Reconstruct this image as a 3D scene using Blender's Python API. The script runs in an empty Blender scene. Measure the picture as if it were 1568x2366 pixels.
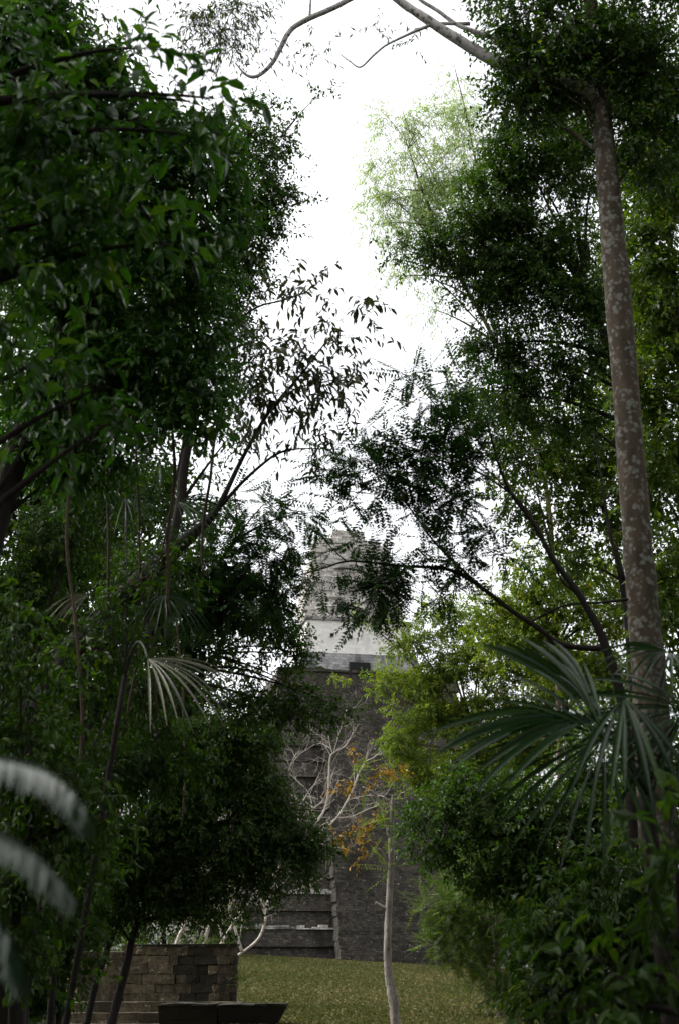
import bpy, math, random
import numpy as np
from mathutils import Vector, Matrix

# ------------------------------------------------------------------ camera, sky, sun, exposure
SC = bpy.context.scene
COL = SC.collection
CAM_Z, PITCH = 1.6, math.radians(18.0)
cam = bpy.data.cameras.new('camera')
cam.sensor_fit = 'VERTICAL'; cam.sensor_height = 36.0; cam.lens = 50.0
cam.clip_start = 0.05; cam.clip_end = 3000
cam.dof.use_dof = True; cam.dof.focus_distance = 55.0; cam.dof.aperture_fstop = 3.6
co = bpy.data.objects.new('camera', cam); COL.objects.link(co)
co.location = (0, 0, CAM_Z); co.rotation_euler = (math.pi/2 + PITCH, 0, 0)
SC.camera = co

SUN_EL, SUN_AZ = math.radians(54), math.radians(-80)      # azimuth from +Y, negative = towards the left
world = bpy.data.worlds.new("World"); SC.world = world; world.use_nodes = True
wn = world.node_tree.nodes; wl = world.node_tree.links
wn.clear()
sky = wn.new('ShaderNodeTexSky'); sky.sky_type = 'NISHITA'; sky.sun_disc = False
sky.sun_elevation = SUN_EL; sky.sun_rotation = SUN_AZ
sky.dust_density = 5.0; sky.air_density = 1.0; sky.ozone_density = 1.0
hs = wn.new('ShaderNodeHueSaturation'); hs.inputs['Saturation'].default_value = 0.12   # overcast: grey-white sky
bgn = wn.new('ShaderNodeBackground'); bgn.inputs['Strength'].default_value = 0.12
wo = wn.new('ShaderNodeOutputWorld')
wl.new(sky.outputs[0], hs.inputs['Color']); wl.new(hs.outputs[0], bgn.inputs['Color']); wl.new(bgn.outputs[0], wo.inputs['Surface'])

sl = bpy.data.lights.new('sun', 'SUN'); sl.energy = 0.6; sl.angle = math.radians(16); sl.color = (1.0, 0.95, 0.87)
so = bpy.data.objects.new('sun', sl); COL.objects.link(so)
sd = Vector((math.sin(SUN_AZ)*math.cos(SUN_EL), math.cos(SUN_AZ)*math.cos(SUN_EL), math.sin(SUN_EL)))
so.rotation_euler = (-sd).to_track_quat('-Z', 'Y').to_euler()

SC.view_settings.view_transform = 'Standard'; SC.view_settings.look = 'None'
SC.view_settings.exposure = 1.85; SC.view_settings.gamma = 1.0; SC.view_settings.use_curve_mapping = False
SC.render.engine = 'CYCLES'
SC.cycles.use_denoising = True; SC.cycles.denoiser = 'OPENIMAGEDENOISE'; SC.cycles.denoising_input_passes = 'RGB_ALBEDO_NORMAL'; SC.cycles.denoising_prefilter = 'ACCURATE'; SC.cycles.sample_clamp_indirect = 4.0
SC.cycles.max_bounces = 6; SC.cycles.diffuse_bounces = 2; SC.cycles.glossy_bounces = 2
SC.cycles.transmission_bounces = 4; SC.cycles.transparent_max_bounces = 4

# ------------------------------------------------------------------ helpers
F = 2366*50.0/36.0
CP, SP = math.cos(PITCH), math.sin(PITCH)
def P(px, py, d):
    """the point at ground distance d (world y) seen at photo position px, py (1568 x 2366)"""
    a, b = (px-784.0), (1183.0-py)
    y = CP*F - SP*b; z = SP*F + CP*b
    k = d/y
    return np.array((a*k, d, CAM_Z + z*k))
def SCALE(px, py, d):
    q = P(px, py, d)
    return (q[1]*CP + (q[2]-CAM_Z)*SP)/F
def ground_z(x, y):
    t = min(1.0, max(0.0, (y-42.0)/(134.0-42.0)))
    t = t*t*(3-2*t)*0.35 + t*0.65
    g = t*(2.75 - 0.055*max(-20.0, min(30.0, x)))
    if y < 64.0:                                            # the sunken court of the ruins, left of the lawn
        f = min(1.0, max(0.0, (x+4.6)/0.9)); h = min(1.0, max(0.0, (64.0-y)/5.0)); f = f + (1-f)*(1-h)
        g = g*f - 0.7*(1-f)
    return g
rng = np.random.default_rng(7)

def link(o, parent=None, base=None):
    COL.objects.link(o)
    if parent is not None: o.parent = parent
    return o
def tag(o, label=None, cat=None, group=None, kind=None):
    if label: o['label'] = label
    if cat: o['category'] = cat
    if group: o['group'] = group
    if kind: o['kind'] = kind
    return o
def thing(name, label, cat, loc, group=None):
    o = bpy.data.objects.new(name, None); COL.objects.link(o); o.location = Vector(loc)
    o.empty_display_size = 0.3
    return tag(o, label, cat, group)

def np_mesh(name, V, faces_by_n, mats, tints=None, matidx=None, smooth=False):
    """faces_by_n: list of (K,n) index arrays"""
    me = bpy.data.meshes.new(name)
    V = np.asarray(V, dtype=np.float32)
    me.vertices.add(len(V)); me.vertices.foreach_set('co', V.ravel())
    loops = np.concatenate([f.ravel() for f in faces_by_n]).astype(np.int32)
    tot = np.concatenate([np.full(len(f), f.shape[1], np.int32) for f in faces_by_n])
    start = np.concatenate(([0], np.cumsum(tot)[:-1])).astype(np.int32)
    me.loops.add(len(loops)); me.loops.foreach_set('vertex_index', loops)
    me.polygons.add(len(tot)); me.polygons.foreach_set('loop_start', start)
    me.polygons.foreach_set('use_smooth', np.full(len(tot), smooth, dtype=bool))
    if matidx is not None: me.polygons.foreach_set('material_index', np.asarray(matidx, np.int32))
    me.update(calc_edges=True)
    if tints is not None:
        at = me.attributes.new('tint', 'FLOAT', 'FACE'); at.data.foreach_set('value', np.asarray(tints, np.float32))
    for m in mats: me.materials.append(m)
    return me

class MB:
    """collects tubes and boxes for ONE mesh"""
    def __init__(self): self.V = []; self.F = {}; self.n = 0
    def add(self, V, faces):
        V = np.asarray(V, float)
        for f in faces: self.F.setdefault(len(f), []).append([i+self.n for i in f])
        self.V.append(V); self.n += len(V)
    def tube(self, pts, rad, sides=8, jit=0.0, cap=True):
        pts = np.asarray(pts, float); n = len(pts)
        tg = np.gradient(pts, axis=0); tg /= np.linalg.norm(tg, axis=1)[:, None]+1e-9
        ref = np.array((0.31, 0.87, 0.12))
        a = np.cross(tg, ref); a /= np.linalg.norm(a, axis=1)[:, None]+1e-9
        b = np.cross(tg, a)
        th = np.arange(sides)*2*math.pi/sides
        R = np.asarray(rad, float)[:, None]*np.ones((1, sides))
        if jit: R = R*(1+jit*rng.normal(size=(n, sides)))
        V = pts[:, None, :] + R[:, :, None]*(np.cos(th)[None, :, None]*a[:, None, :] + np.sin(th)[None, :, None]*b[:, None, :])
        fs = []
        for i in range(n-1):
            for j in range(sides):
                k = (j+1) % sides
                fs.append((i*sides+j, i*sides+k, (i+1)*sides+k, (i+1)*sides+j))
        if cap:
            fs.append(tuple(range(sides))[::-1]); fs.append(tuple((n-1)*sides+j for j in range(sides)))
        self.add(V.reshape(-1, 3), fs)
    def box(self, lo, hi, jit=0.0):
        x0, y0, z0 = lo; x1, y1, z1 = hi
        V = np.array([(x0,y0,z0),(x1,y0,z0),(x1,y1,z0),(x0,y1,z0),(x0,y0,z1),(x1,y0,z1),(x1,y1,z1),(x0,y1,z1)], float)
        if jit: V = V + rng.normal(size=V.shape)*jit
        self.add(V, [(0,3,2,1),(4,5,6,7),(0,1,5,4),(1,2,6,5),(2,3,7,6),(3,0,4,7)])
    def frustum(self, b, z0, t, z1):
        """b, t: (x0,y0,x1,y1) rectangles at z0, z1"""
        V = [(b[0],b[1],z0),(b[2],b[1],z0),(b[2],b[3],z0),(b[0],b[3],z0),(t[0],t[1],z1),(t[2],t[1],z1),(t[2],t[3],z1),(t[0],t[3],z1)]
        self.add(V, [(0,3,2,1),(4,5,6,7),(0,1,5,4),(1,2,6,5),(2,3,7,6),(3,0,4,7)])
    def build(self, name, mats, parent=None, origin=(0,0,0), smooth=False):
        V = np.concatenate(self.V) - np.asarray(origin, float)
        fb = [np.array(self.F[k], np.int32) for k in sorted(self.F)]
        me = np_mesh(name, V, fb, mats if isinstance(mats, (list, tuple)) else [mats], smooth=smooth)
        return link(bpy.data.objects.new(name, me), parent)

def smooth_path(pts, sub=5):
    pts = np.asarray(pts, float)
    if len(pts) < 3: 
        t = np.linspace(0, 1, sub+1)[:, None]; return pts[0]*(1-t) + pts[-1]*t
    q = np.vstack((2*pts[0]-pts[1], pts, 2*pts[-1]-pts[-2])); out = []
    for i in range(1, len(q)-2):
        for t in np.arange(sub)/sub:
            a, b, c, d = q[i-1], q[i], q[i+1], q[i+2]
            out.append(0.5*(2*b + (c-a)*t + (2*a-5*b+4*c-d)*t*t + (3*b-a-3*c+d)*t**3))
    out.append(pts[-1]); return np.array(out)
def norm(a): return a/(np.linalg.norm(a, axis=-1, keepdims=True)+1e-9)

# ------------------------------------------------------------------ materials
def mat(name):
    m = bpy.data.materials.new(name); m.use_nodes = True; nt = m.node_tree
    nt.nodes.clear(); out = nt.nodes.new('ShaderNodeOutputMaterial')
    return m, nt, out
def N(nt, kind, **kw):
    n = nt.nodes.new(kind)
    for k, v in kw.items():
        if k.startswith('_'): setattr(n, k[1:], v)
        else: n.inputs[k.replace('__', ' ')].default_value = v
    return n
def ramp(nt, fac, stops):
    r = nt.nodes.new('ShaderNodeValToRGB'); e = r.color_ramp.elements
    while len(e) < len(stops): e.new(0.5)
    for el, (p, c) in zip(e, stops): el.position = p; el.color = (*c, 1) if len(c) == 3 else c
    nt.links.new(fac, r.inputs['Fac']); return r.outputs['Color']
def mix(nt, fac, a, b, mode='MIX'):
    n = nt.nodes.new('ShaderNodeMix'); n.data_type = 'RGBA'; n.blend_type = mode
    for sock, v in ((n.inputs[0], fac), (n.inputs[6], a), (n.inputs[7], b)):
        if isinstance(v, bpy.types.NodeSocket): nt.links.new(v, sock)
        else: sock.default_value = (*v, 1) if isinstance(v, (tuple, list)) and len(v) == 3 else v
    return n.outputs[2]

def leaf_mat(name, stops, rough=0.38, spec=0.5, trans=0.28, tcol=(1.5, 1.7, 0.5)):
    m, nt, out = mat(name)
    at = N(nt, 'ShaderNodeAttribute', _attribute_name='tint')
    c = ramp(nt, at.outputs['Fac'], stops)
    p = N(nt, 'ShaderNodeBsdfPrincipled', Roughness=rough)
    p.inputs['Specular IOR Level'].default_value = spec
    nt.links.new(c, p.inputs['Base Color'])
    t = N(nt, 'ShaderNodeBsdfTranslucent')
    nt.links.new(mix(nt, 1.0, c, tcol, 'MULTIPLY'), t.inputs['Color'])
    s = N(nt, 'ShaderNodeMixShader', Fac=trans)
    nt.links.new(p.outputs[0], s.inputs[1]); nt.links.new(t.outputs[0], s.inputs[2])
    nt.links.new(s.outputs[0], out.inputs['Surface']); return m
def bark_mat(name, dark, light, lichen=None, scale=6.0, lich_amt=0.55, zs=0.3):
    m, nt, out = mat(name)
    tc = N(nt, 'ShaderNodeTexCoord'); mp = N(nt, 'ShaderNodeMapping'); mp.inputs['Scale'].default_value = (1, 1, zs)
    nt.links.new(tc.outputs['Object'], mp.inputs['Vector'])
    n1 = N(nt, 'ShaderNodeTexNoise', Scale=scale, Detail=8.0, Roughness=0.65); nt.links.new(mp.outputs[0], n1.inputs['Vector'])
    c = ramp(nt, n1.outputs['Fac'], [(0.3, dark), (0.7, light)])
    if lichen:
        n2 = N(nt, 'ShaderNodeTexNoise', Scale=scale*1.1, Detail=5.0, Roughness=0.62); nt.links.new(tc.outputs['Object'], n2.inputs['Vector'])
        n3 = N(nt, 'ShaderNodeTexVoronoi', Scale=scale*2.2); nt.links.new(tc.outputs['Object'], n3.inputs['Vector'])
        mm = N(nt, 'ShaderNodeMath', _operation='SUBTRACT'); nt.links.new(n2.outputs['Fac'], mm.inputs[0])
        m2 = N(nt, 'ShaderNodeMath', _operation='MULTIPLY'); nt.links.new(n3.outputs['Distance'], m2.inputs[0]); m2.inputs[1].default_value = 0.35
        nt.links.new(m2.outputs[0], mm.inputs[1])
        f = ramp(nt, mm.outputs[0], [(lich_amt-0.22, (0,0,0)), (lich_amt-0.08, (1,1,1))])
        c = mix(nt, f, c, lichen)
    p = N(nt, 'ShaderNodeBsdfPrincipled', Roughness=0.85); nt.links.new(c, p.inputs['Base Color'])
    p.inputs['Specular IOR Level'].default_value = 0.25
    b = N(nt, 'ShaderNodeBump', Strength=0.6, Distance=0.03); nt.links.new(n1.outputs['Fac'], b.inputs['Height'])
    nt.links.new(b.outputs[0], p.inputs['Normal']); nt.links.new(p.outputs[0], out.inputs['Surface']); return m
def stone_mat(name, c_lo, c_hi, speck=(0.45,0.43,0.4), speck_at=0.68, brick=(0.55, 0.28), stain=(0.05,0.05,0.05), stain_at=(0.45,0.62), streak=True, bump=0.5, bmix=0.3, island=0.0):
    m, nt, out = mat(name)
    tc = N(nt, 'ShaderNodeTexCoord')
    sx = N(nt, 'ShaderNodeSeparateXYZ'); nt.links.new(tc.outputs['Object'], sx.inputs[0])
    ad = N(nt, 'ShaderNodeMath', _operation='ADD'); nt.links.new(sx.outputs['X'], ad.inputs[0]); nt.links.new(sx.outputs['Y'], ad.inputs[1])
    cb = N(nt, 'ShaderNodeCombineXYZ'); nt.links.new(ad.outputs[0], cb.inputs['X']); nt.links.new(sx.outputs['Z'], cb.inputs['Y'])
    wob = N(nt, 'ShaderNodeTexNoise', Scale=1.3, Detail=3.0); nt.links.new(tc.outputs['Object'], wob.inputs['Vector'])
    va = N(nt, 'ShaderNodeVectorMath', _operation='MULTIPLY_ADD'); nt.links.new(wob.outputs['Color'], va.inputs[0]); va.inputs[1].default_value = (0.6, 0.22, 0); nt.links.new(cb.outputs[0], va.inputs[2])
    br = N(nt, 'ShaderNodeTexBrick', Scale=1.0); br.inputs['Brick Width'].default_value = brick[0]; br.inputs['Row Height'].default_value = brick[1]
    br.inputs['Mortar Size'].default_value = 0.02; br.inputs['Color1'].default_value = (0,0,0,1); br.inputs['Color2'].default_value = (1,1,1,1); br.inputs['Mortar'].default_value = (0,0,0,1)
    br.inputs['Mortar Smooth'].default_value = 0.4
    nt.links.new(va.outputs[0], br.inputs['Vector'])
    fine = N(nt, 'ShaderNodeTexNoise', Scale=5.0, Detail=9.0, Roughness=0.72); nt.links.new(tc.outputs['Object'], fine.inputs['Vector'])
    f2 = mix(nt, bmix, fine.outputs['Fac'], br.outputs['Color'])
    c = ramp(nt, f2, [(0.25, c_lo), (0.75, c_hi)])
    # lime specks where the stain has flaked off single stones
    sp = N(nt, 'ShaderNodeTexNoise', Scale=2.6, Detail=7.0, Roughness=0.8); nt.links.new(cb.outputs[0], sp.inputs['Vector'])
    spf = ramp(nt, sp.outputs['Fac'], [(speck_at, (0,0,0)), (speck_at+0.05, (1,1,1))])
    c = mix(nt, spf, c, speck)
    # black algae, in broad runs down the wall
    mp = N(nt, 'ShaderNodeMapping'); mp.inputs['Scale'].default_value = (1, 1, 0.25 if streak else 1)
    nt.links.new(tc.outputs['Object'], mp.inputs['Vector'])
    st = N(nt, 'ShaderNodeTexNoise', Scale=0.55, Detail=8.0, Roughness=0.65); nt.links.new(mp.outputs[0], st.inputs['Vector'])
    stf = ramp(nt, st.outputs['Fac'], [(stain_at[0], (0,0,0)), (stain_at[1], (0.85,0.85,0.85))])
    c = mix(nt, stf, c, stain)
    if island:                                              # every stone a little different
        ge = N(nt, 'ShaderNodeNewGeometry'); lo = 1-island
        c = mix(nt, 1.0, c, ramp(nt, ge.outputs['Random Per Island'], [(0.0, (lo,)*3), (1.0, (1+island*0.6, 1+island*0.55, 1+island*0.5))]), 'MULTIPLY')
    p = N(nt, 'ShaderNodeBsdfPrincipled', Roughness=0.92); nt.links.new(c, p.inputs['Base Color']); p.inputs['Specular IOR Level'].default_value = 0.2
    bp = N(nt, 'ShaderNodeBump', Strength=bump, Distance=0.12); nt.links.new(f2, bp.inputs['Height'])
    nt.links.new(bp.outputs[0], p.inputs['Normal']); nt.links.new(p.outputs[0], out.inputs['Surface']); return m
def ground_mat(name, stops, scale=3.0, big=(0.08, (0.06,0.1,0.025), 0.5), bump=0.5, spec=0.1):
    m, nt, out = mat(name)
    tc = N(nt, 'ShaderNodeTexCoord')
    n1 = N(nt, 'ShaderNodeTexNoise', Scale=scale, Detail=10.0, Roughness=0.75); nt.links.new(tc.outputs['Object'], n1.inputs['Vector'])
    c = ramp(nt, n1.outputs['Fac'], stops)
    n2 = N(nt, 'ShaderNodeTexNoise', Scale=big[0], Detail=6.0, Roughness=0.6); nt.links.new(tc.outputs['Object'], n2.inputs['Vector'])
    f = ramp(nt, n2.outputs['Fac'], [(0.42, (0,0,0)), (0.6, (big[2],)*3)])
    c = mix(nt, f, c, big[1])
    p = N(nt, 'ShaderNodeBsdfPrincipled', Roughness=0.95); nt.links.new(c, p.inputs['Base Color']); p.inputs['Specular IOR Level'].default_value = spec
    bp = N(nt, 'ShaderNodeBump', Strength=bump, Distance=0.08); nt.links.new(n1.outputs['Fac'], bp.inputs['Height']); nt.links.new(bp.outputs[0], p.inputs['Normal'])
    nt.links.new(p.outputs[0], out.inputs['Surface']); return m

LEAF_DARK = leaf_mat('dark_leaf', [(0.0,(0.0135,0.0224,0.0045)),(0.35,(0.0189,0.0403,0.0067)),(0.7,(0.0297,0.0605,0.0090)),(0.9,(0.0540,0.0896,0.0112)),(1.0,(0.1148,0.1176,0.0165))], rough=0.40, spec=0.22, trans=0.38, tcol=(1.8,2.2,0.4))
LEAF_GLOSS = leaf_mat('glossy_leaf', [(0.0,(0.0140,0.0312,0.0060)),(0.4,(0.0196,0.0552,0.0083)),(0.75,(0.0350,0.0936,0.0105)),(0.93,(0.0840,0.1440,0.0150)),(0.985,(0.1190,0.1560,0.0150)),(1.0,(0.2100,0.0540,0.0112))], rough=0.30, spec=0.34, trans=0.37, tcol=(1.8,2.2,0.4))
LEAF_BROWNISH = leaf_mat('olive_leaf', [(0.0,(0.014,0.022,0.008)),(0.5,(0.026,0.042,0.013)),(1.0,(0.085,0.07,0.025))], trans=0.3, spec=0.3)
LEAF_MID = leaf_mat('mid_leaf', [(0.0,(0.0182,0.0374,0.0048)),(0.5,(0.0390,0.0704,0.0088)),(0.85,(0.0715,0.1045,0.0112)),(1.0,(0.1430,0.1320,0.0160))], rough=0.45, spec=0.22, trans=0.36, tcol=(1.9,2.1,0.4))
LEAF_BRIGHT = leaf_mat('bright_leaf', [(0.0,(0.03,0.055,0.010)),(0.45,(0.075,0.115,0.016)),(0.85,(0.14,0.18,0.022)),(1.0,(0.24,0.17,0.025))], rough=0.5, spec=0.22, trans=0.42, tcol=(1.9,2.1,0.4))
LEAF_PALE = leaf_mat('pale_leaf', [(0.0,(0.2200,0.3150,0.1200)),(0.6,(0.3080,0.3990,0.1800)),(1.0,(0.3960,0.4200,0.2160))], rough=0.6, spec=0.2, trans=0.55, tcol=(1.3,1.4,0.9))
LEAF_FEATHER = leaf_mat('feathery_leaf', [(0.0,(0.0104,0.0242,0.0060)),(0.6,(0.0182,0.0462,0.0090)),(1.0,(0.0390,0.0825,0.0135))], rough=0.5, spec=0.2, trans=0.3, tcol=(1.6,2.1,0.6))
LEAF_ORANGE = leaf_mat('orange_leaf', [(0.0,(0.17,0.085,0.004)),(0.5,(0.22,0.125,0.008)),(1.0,(0.33,0.22,0.012))], rough=0.5, spec=0.3, trans=0.3, tcol=(1.2,1.1,0.6))
LEAF_PALM = leaf_mat('palm_leaf', [(0.0,(0.005,0.016,0.003)),(0.6,(0.009,0.030,0.005)),(1.0,(0.018,0.044,0.008))], rough=0.24, spec=0.14, trans=0.12, tcol=(1.6,2.0,0.4))
LEAF_WAXY = leaf_mat('waxy_leaf', [(0.0,(0.010,0.030,0.010)),(1.0,(0.022,0.056,0.02))], rough=0.30, spec=0.8, trans=0.06)
LEAF_DRY = leaf_mat('dry_palm_leaf', [(0.0,(0.025,0.028,0.012)),(0.5,(0.065,0.066,0.034)),(1.0,(0.19,0.18,0.115))], rough=0.4, trans=0.25, tcol=(1.1,1.1,0.8))
BARK_TALL = bark_mat('lichened_bark', (0.026,0.019,0.012), (0.090,0.066,0.045), (0.15,0.148,0.125), scale=7.0, lich_amt=0.545)
BARK_PALE = bark_mat('pale_grey_bark', (0.09,0.078,0.066), (0.26,0.235,0.205), (0.07,0.06,0.05), scale=7, lich_amt=0.62)
BARK_WHITE = bark_mat('bleached_bark', (0.20,0.175,0.145), (0.44,0.40,0.345), scale=3)
BARK_DARK = bark_mat('dark_bark', (0.006,0.005,0.004), (0.026,0.020,0.015), scale=12)
BARK_BROWN = bark_mat('brown_bark', (0.035,0.024,0.016), (0.10,0.07,0.05), scale=8)
BARK_LIMB = bark_mat('mottled_grey_bark', (0.24,0.22,0.21), (0.52,0.49,0.46), (0.10,0.09,0.08), scale=9, lich_amt=0.58)

# ------------------------------------------------------------------ foliage
LEAF3 = (np.array([(0,0,0),(0.4,0.5,0.1),(1,0,-0.06),(0.4,-0.5,0.1)], float), [np.array([(0,2,1),(0,3,2)])])
LEAF6 = (np.array([(0,0,0),(.34,.46,.10),(.72,.34,.02),(1,0,-.16),(.72,-.34,.02),(.34,-.46,.10),(.5,0,-.02)], float),
         [np.array([(0,6,1),(6,2,1),(6,3,2),(0,5,6),(6,5,4),(6,4,3)])])
class STY:
    def __init__(s, leaf, wid, m, L, droop=0.5, planar=False, gap=0.25, lam=None, up=0.1, jit=0.3, shape=LEAF3, twig=0.25, outw=0.8, tw=0.004):
        s.__dict__.update(locals())
B_MID   = STY(0.115, 0.050, 9, 0.34, droop=0.75, gap=0.30, lam=1.3, shape=LEAF6)
B_NEAR  = STY(0.125, 0.052, 7, 0.27, droop=0.6, gap=0.3, lam=0.8, shape=LEAF6)
B_SMALL = STY(0.10, 0.05, 9, 0.36, droop=0.5, gap=0.36, lam=1.4)
B_FAR   = STY(0.19, 0.092, 9, 0.55, droop=0.4, gap=0.36, lam=2.4)
B_LOOSE = STY(0.15, 0.052, 6, 0.42, droop=1.0, gap=0.25, lam=1.2, shape=LEAF6, twig=1.0, tw=0.003)
B_NARROW= STY(0.27, 0.05, 7, 0.8, droop=1.0, gap=0.5, lam=3.0, twig=0.8, tw=0.005)
B_NARROW2= STY(0.11, 0.026, 6, 0.35, droop=1.1, gap=0.2, lam=1.0, twig=1.0, tw=0.003)
B_FEATH = STY(0.075, 0.032, 26, 0.45, droop=0.18, planar=True, gap=0.3, lam=1.2, up=-0.05, jit=0.12, twig=0.8, outw=0.9, tw=0.003)
B_FEATHF= STY(0.11, 0.04, 22, 0.75, droop=0.25, planar=True, gap=0.3, lam=2.2, up=-0.05, jit=0.15, twig=0.3)
B_BUSH  = STY(0.19, 0.095, 10, 0.5, droop=0.35, gap=0.32, lam=2.4)

def crown_arrays(ells, st, r):
    """ells: (centre, radii, tau) world ellipsoids -> leaf and twig arrays"""
    lp, ld, ln, ll, lt = [], [], [], [], []; sa, sb = [], []
    for c, R, tau in ells:
        A = math.pi*R[0]*R[2]; la = 0.55*st.leaf*st.wid
        nl = tau*A/(0.55*la); ns = max(3, int(nl/st.m))
        nn = int(ns/(1-st.gap))+2
        u = norm(r.normal(size=(nn, 3))); rad = r.random(nn)**0.42
        k1, k2, k3 = (norm(r.normal(size=3))*f for f in (3.5, 6.0, 9.0))
        rag = 0.84 + 0.16*np.sin(u@k1 + r.random()*6) + 0.13*np.sin(u@k2 + r.random()*6) + 0.09*np.sin(u@k3 + r.random()*6)
        rad = np.where(r.random(nn) < 0.06, 1.0+0.3*r.random(nn), rad)*rag
        p = c + u*rad[:, None]*R
        if st.gap > 0 and nn > 8:
            lam = min(st.lam, 1.2*float(np.mean(R)))
            v = np.zeros(nn)
            for i in range(7):
                k = norm(r.normal(size=3))*2*math.pi/(lam*(0.5+r.random()))
                v += np.sin(p@k + r.random()*6.28)
            p = p[v > np.quantile(v, st.gap)]
        n = len(p)
        out = norm((p-c)/np.array(R))
        d = norm(out*st.outw + r.normal(size=(n, 3))*0.55 + np.array((0, 0, st.up)))
        L = st.L*(0.6+0.8*r.random(n))
        nup = norm(np.array((0, 0, 1.0)) + r.normal(size=(n, 3))*0.35)
        side = norm(np.cross(d, nup)); pn = norm(np.cross(side, d))
        m = st.m
        t = (np.arange(m)+0.6)/m
        pos = p[:, None, :] + d[:, None, :]*(L[:, None]*t[None, :])[:, :, None]
        pos[:, :, 2] -= (0.25*st.droop*L)[:, None]*(t**2)[None, :]
        sgn = np.where(np.arange(m) % 2 == 0, 1.0, -1.0)
        if st.planar:
            dirs = d[:, None, :]*0.45 + side[:, None, :]*sgn[None, :, None] + r.normal(size=(n, m, 3))*st.jit
            dirs[:, :, 2] -= st.droop
            nr = pn[:, None, :] + r.normal(size=(n, m, 3))*0.12
            ls = st.leaf*(np.sin(np.clip(t, 0.08, 0.95)*math.pi)**0.5)[None, :]*(0.85+0.3*r.random((n, m)))
        else:
            ang = np.arange(m)[None, :]*2.4 + r.random((n, 1))*6.28
            sv = side[:, None, :]*np.cos(ang)[:, :, None] + pn[:, None, :]*np.sin(ang)[:, :, None]
            dirs = d[:, None, :]*0.6 + sv*0.75 + r.normal(size=(n, m, 3))*st.jit
            dirs[:, :, 2] -= st.droop
            nr = np.array((0, 0, 0.8)) + out[:, None, :]*0.35 + r.normal(size=(n, m, 3))*0.45
            ls = st.leaf*(0.6+0.55*r.random((n, m)))
        clump = r.random(n)
        tint = np.clip(0.12+0.45*clump[:, None] + 0.43*r.random((n, m)), 0, 1)
        lp.append(pos.reshape(-1, 3)); ld.append(dirs.reshape(-1, 3)); ln.append(nr.reshape(-1, 3)); ll.append(ls.ravel()); lt.append(tint.ravel())
        k = r.random(n) < st.twig
        back = p[k] - d[k]*(L[k]*0.9)[:, None]
        sa.append(back); sb.append(p[k]); 
        e = p[k] + d[k]*L[k][:, None]; e[:, 2] -= 0.25*st.droop*L[k]
        sa.append(p[k]); sb.append(e)
    return np.concatenate(lp), norm(np.concatenate(ld)), np.concatenate(ln), np.concatenate(ll), np.concatenate(lt), np.concatenate(sa), np.concatenate(sb)

def leaves_geo(pos, d, n, ln, wr, shape):
    T, fcs = shape
    n = norm(n - (n*d).sum(1)[:, None]*d); s = np.cross(n, d)
    K = len(pos)
    V = pos[:, None, :] + ln[:, None, None]*(T[None, :, 0:1]*d[:, None, :] + wr*T[None, :, 1:2]*s[:, None, :] + T[None, :, 2:3]*n[:, None, :])
    f = fcs[0][None, :, :] + (np.arange(K)*len(T))[:, None, None]
    return V.reshape(-1, 3), f.reshape(-1, fcs[0].shape[1]), len(fcs[0])
def twig_geo(a, b, w):
    """three-sided tapering prisms"""
    d = norm(b-a); s = norm(np.cross(d, np.array((0.2, 0.3, 0.93)))); q = np.cross(d, s)
    K = len(a); V = np.zeros((K, 6, 3))
    for i in range(3):
        o = math.cos(i*2.094)*s + math.sin(i*2.094)*q
        V[:, i] = a + o*w; V[:, 3+i] = b + o*w*0.5
    f = np.array([(0,1,4,3),(1,2,5,4),(2,0,3,5)])[None] + (np.arange(K)*6)[:, None, None]
    return V.reshape(-1, 3), f.reshape(-1, 4)
def crown(ells, st, lmat, bmat, parent, base, seed, name='crown', extra=None):
    r = np.random.default_rng(seed)
    pos, d, n, ln, tint, sa, sb = crown_arrays(ells, st, r)
    if extra is not None and len(extra[0]):
        sa = np.concatenate((sa, extra[0])); sb = np.concatenate((sb, extra[1]))
    V1, f1, per = leaves_geo(pos, d, n, ln, st.wid/st.leaf, st.shape)
    V2, f2 = twig_geo(sa, sb, st.tw)
    V = np.concatenate((V1, V2)) - np.asarray(base)
    mi = np.concatenate((np.zeros(len(f1), int), np.ones(len(f2), int)))
    ti = np.concatenate((np.repeat(tint, per), np.zeros(len(f2))))
    me = np_mesh(name, V, [f1, f2+len(V1)], [lmat, bmat], ti, mi)
    return link(bpy.data.objects.new(name, me), parent)
def ell(px, py, rx, ry, d, tau, thick=0.8):
    s = SCALE(px, py, d); return (P(px, py, d), np.array((rx*s, thick*math.sqrt(rx*ry)*s, ry*s)), tau)
def bez(a, b, sag, n=9):
    a = np.asarray(a, float); b = np.asarray(b, float); m = (a+b)/2 + np.asarray(sag)
    t = np.linspace(0, 1, n)[:, None]; return a*(1-t)**2 + 2*m*t*(1-t) + b*t*t
def path_px(pts, d):
    """pts (px, py, width px[, depth]) -> world polyline, radii"""
    q = np.array([P(p[0], p[1], p[3] if len(p) > 3 else d) for p in pts]); w = np.array([p[2]*0.5*SCALE(p[0], p[1], p[3] if len(p) > 3 else d) for p in pts])
    s = smooth_path(np.hstack((q, w[:, None]))); return s[:, :3], np.maximum(s[:, 3], 0.002)

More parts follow.
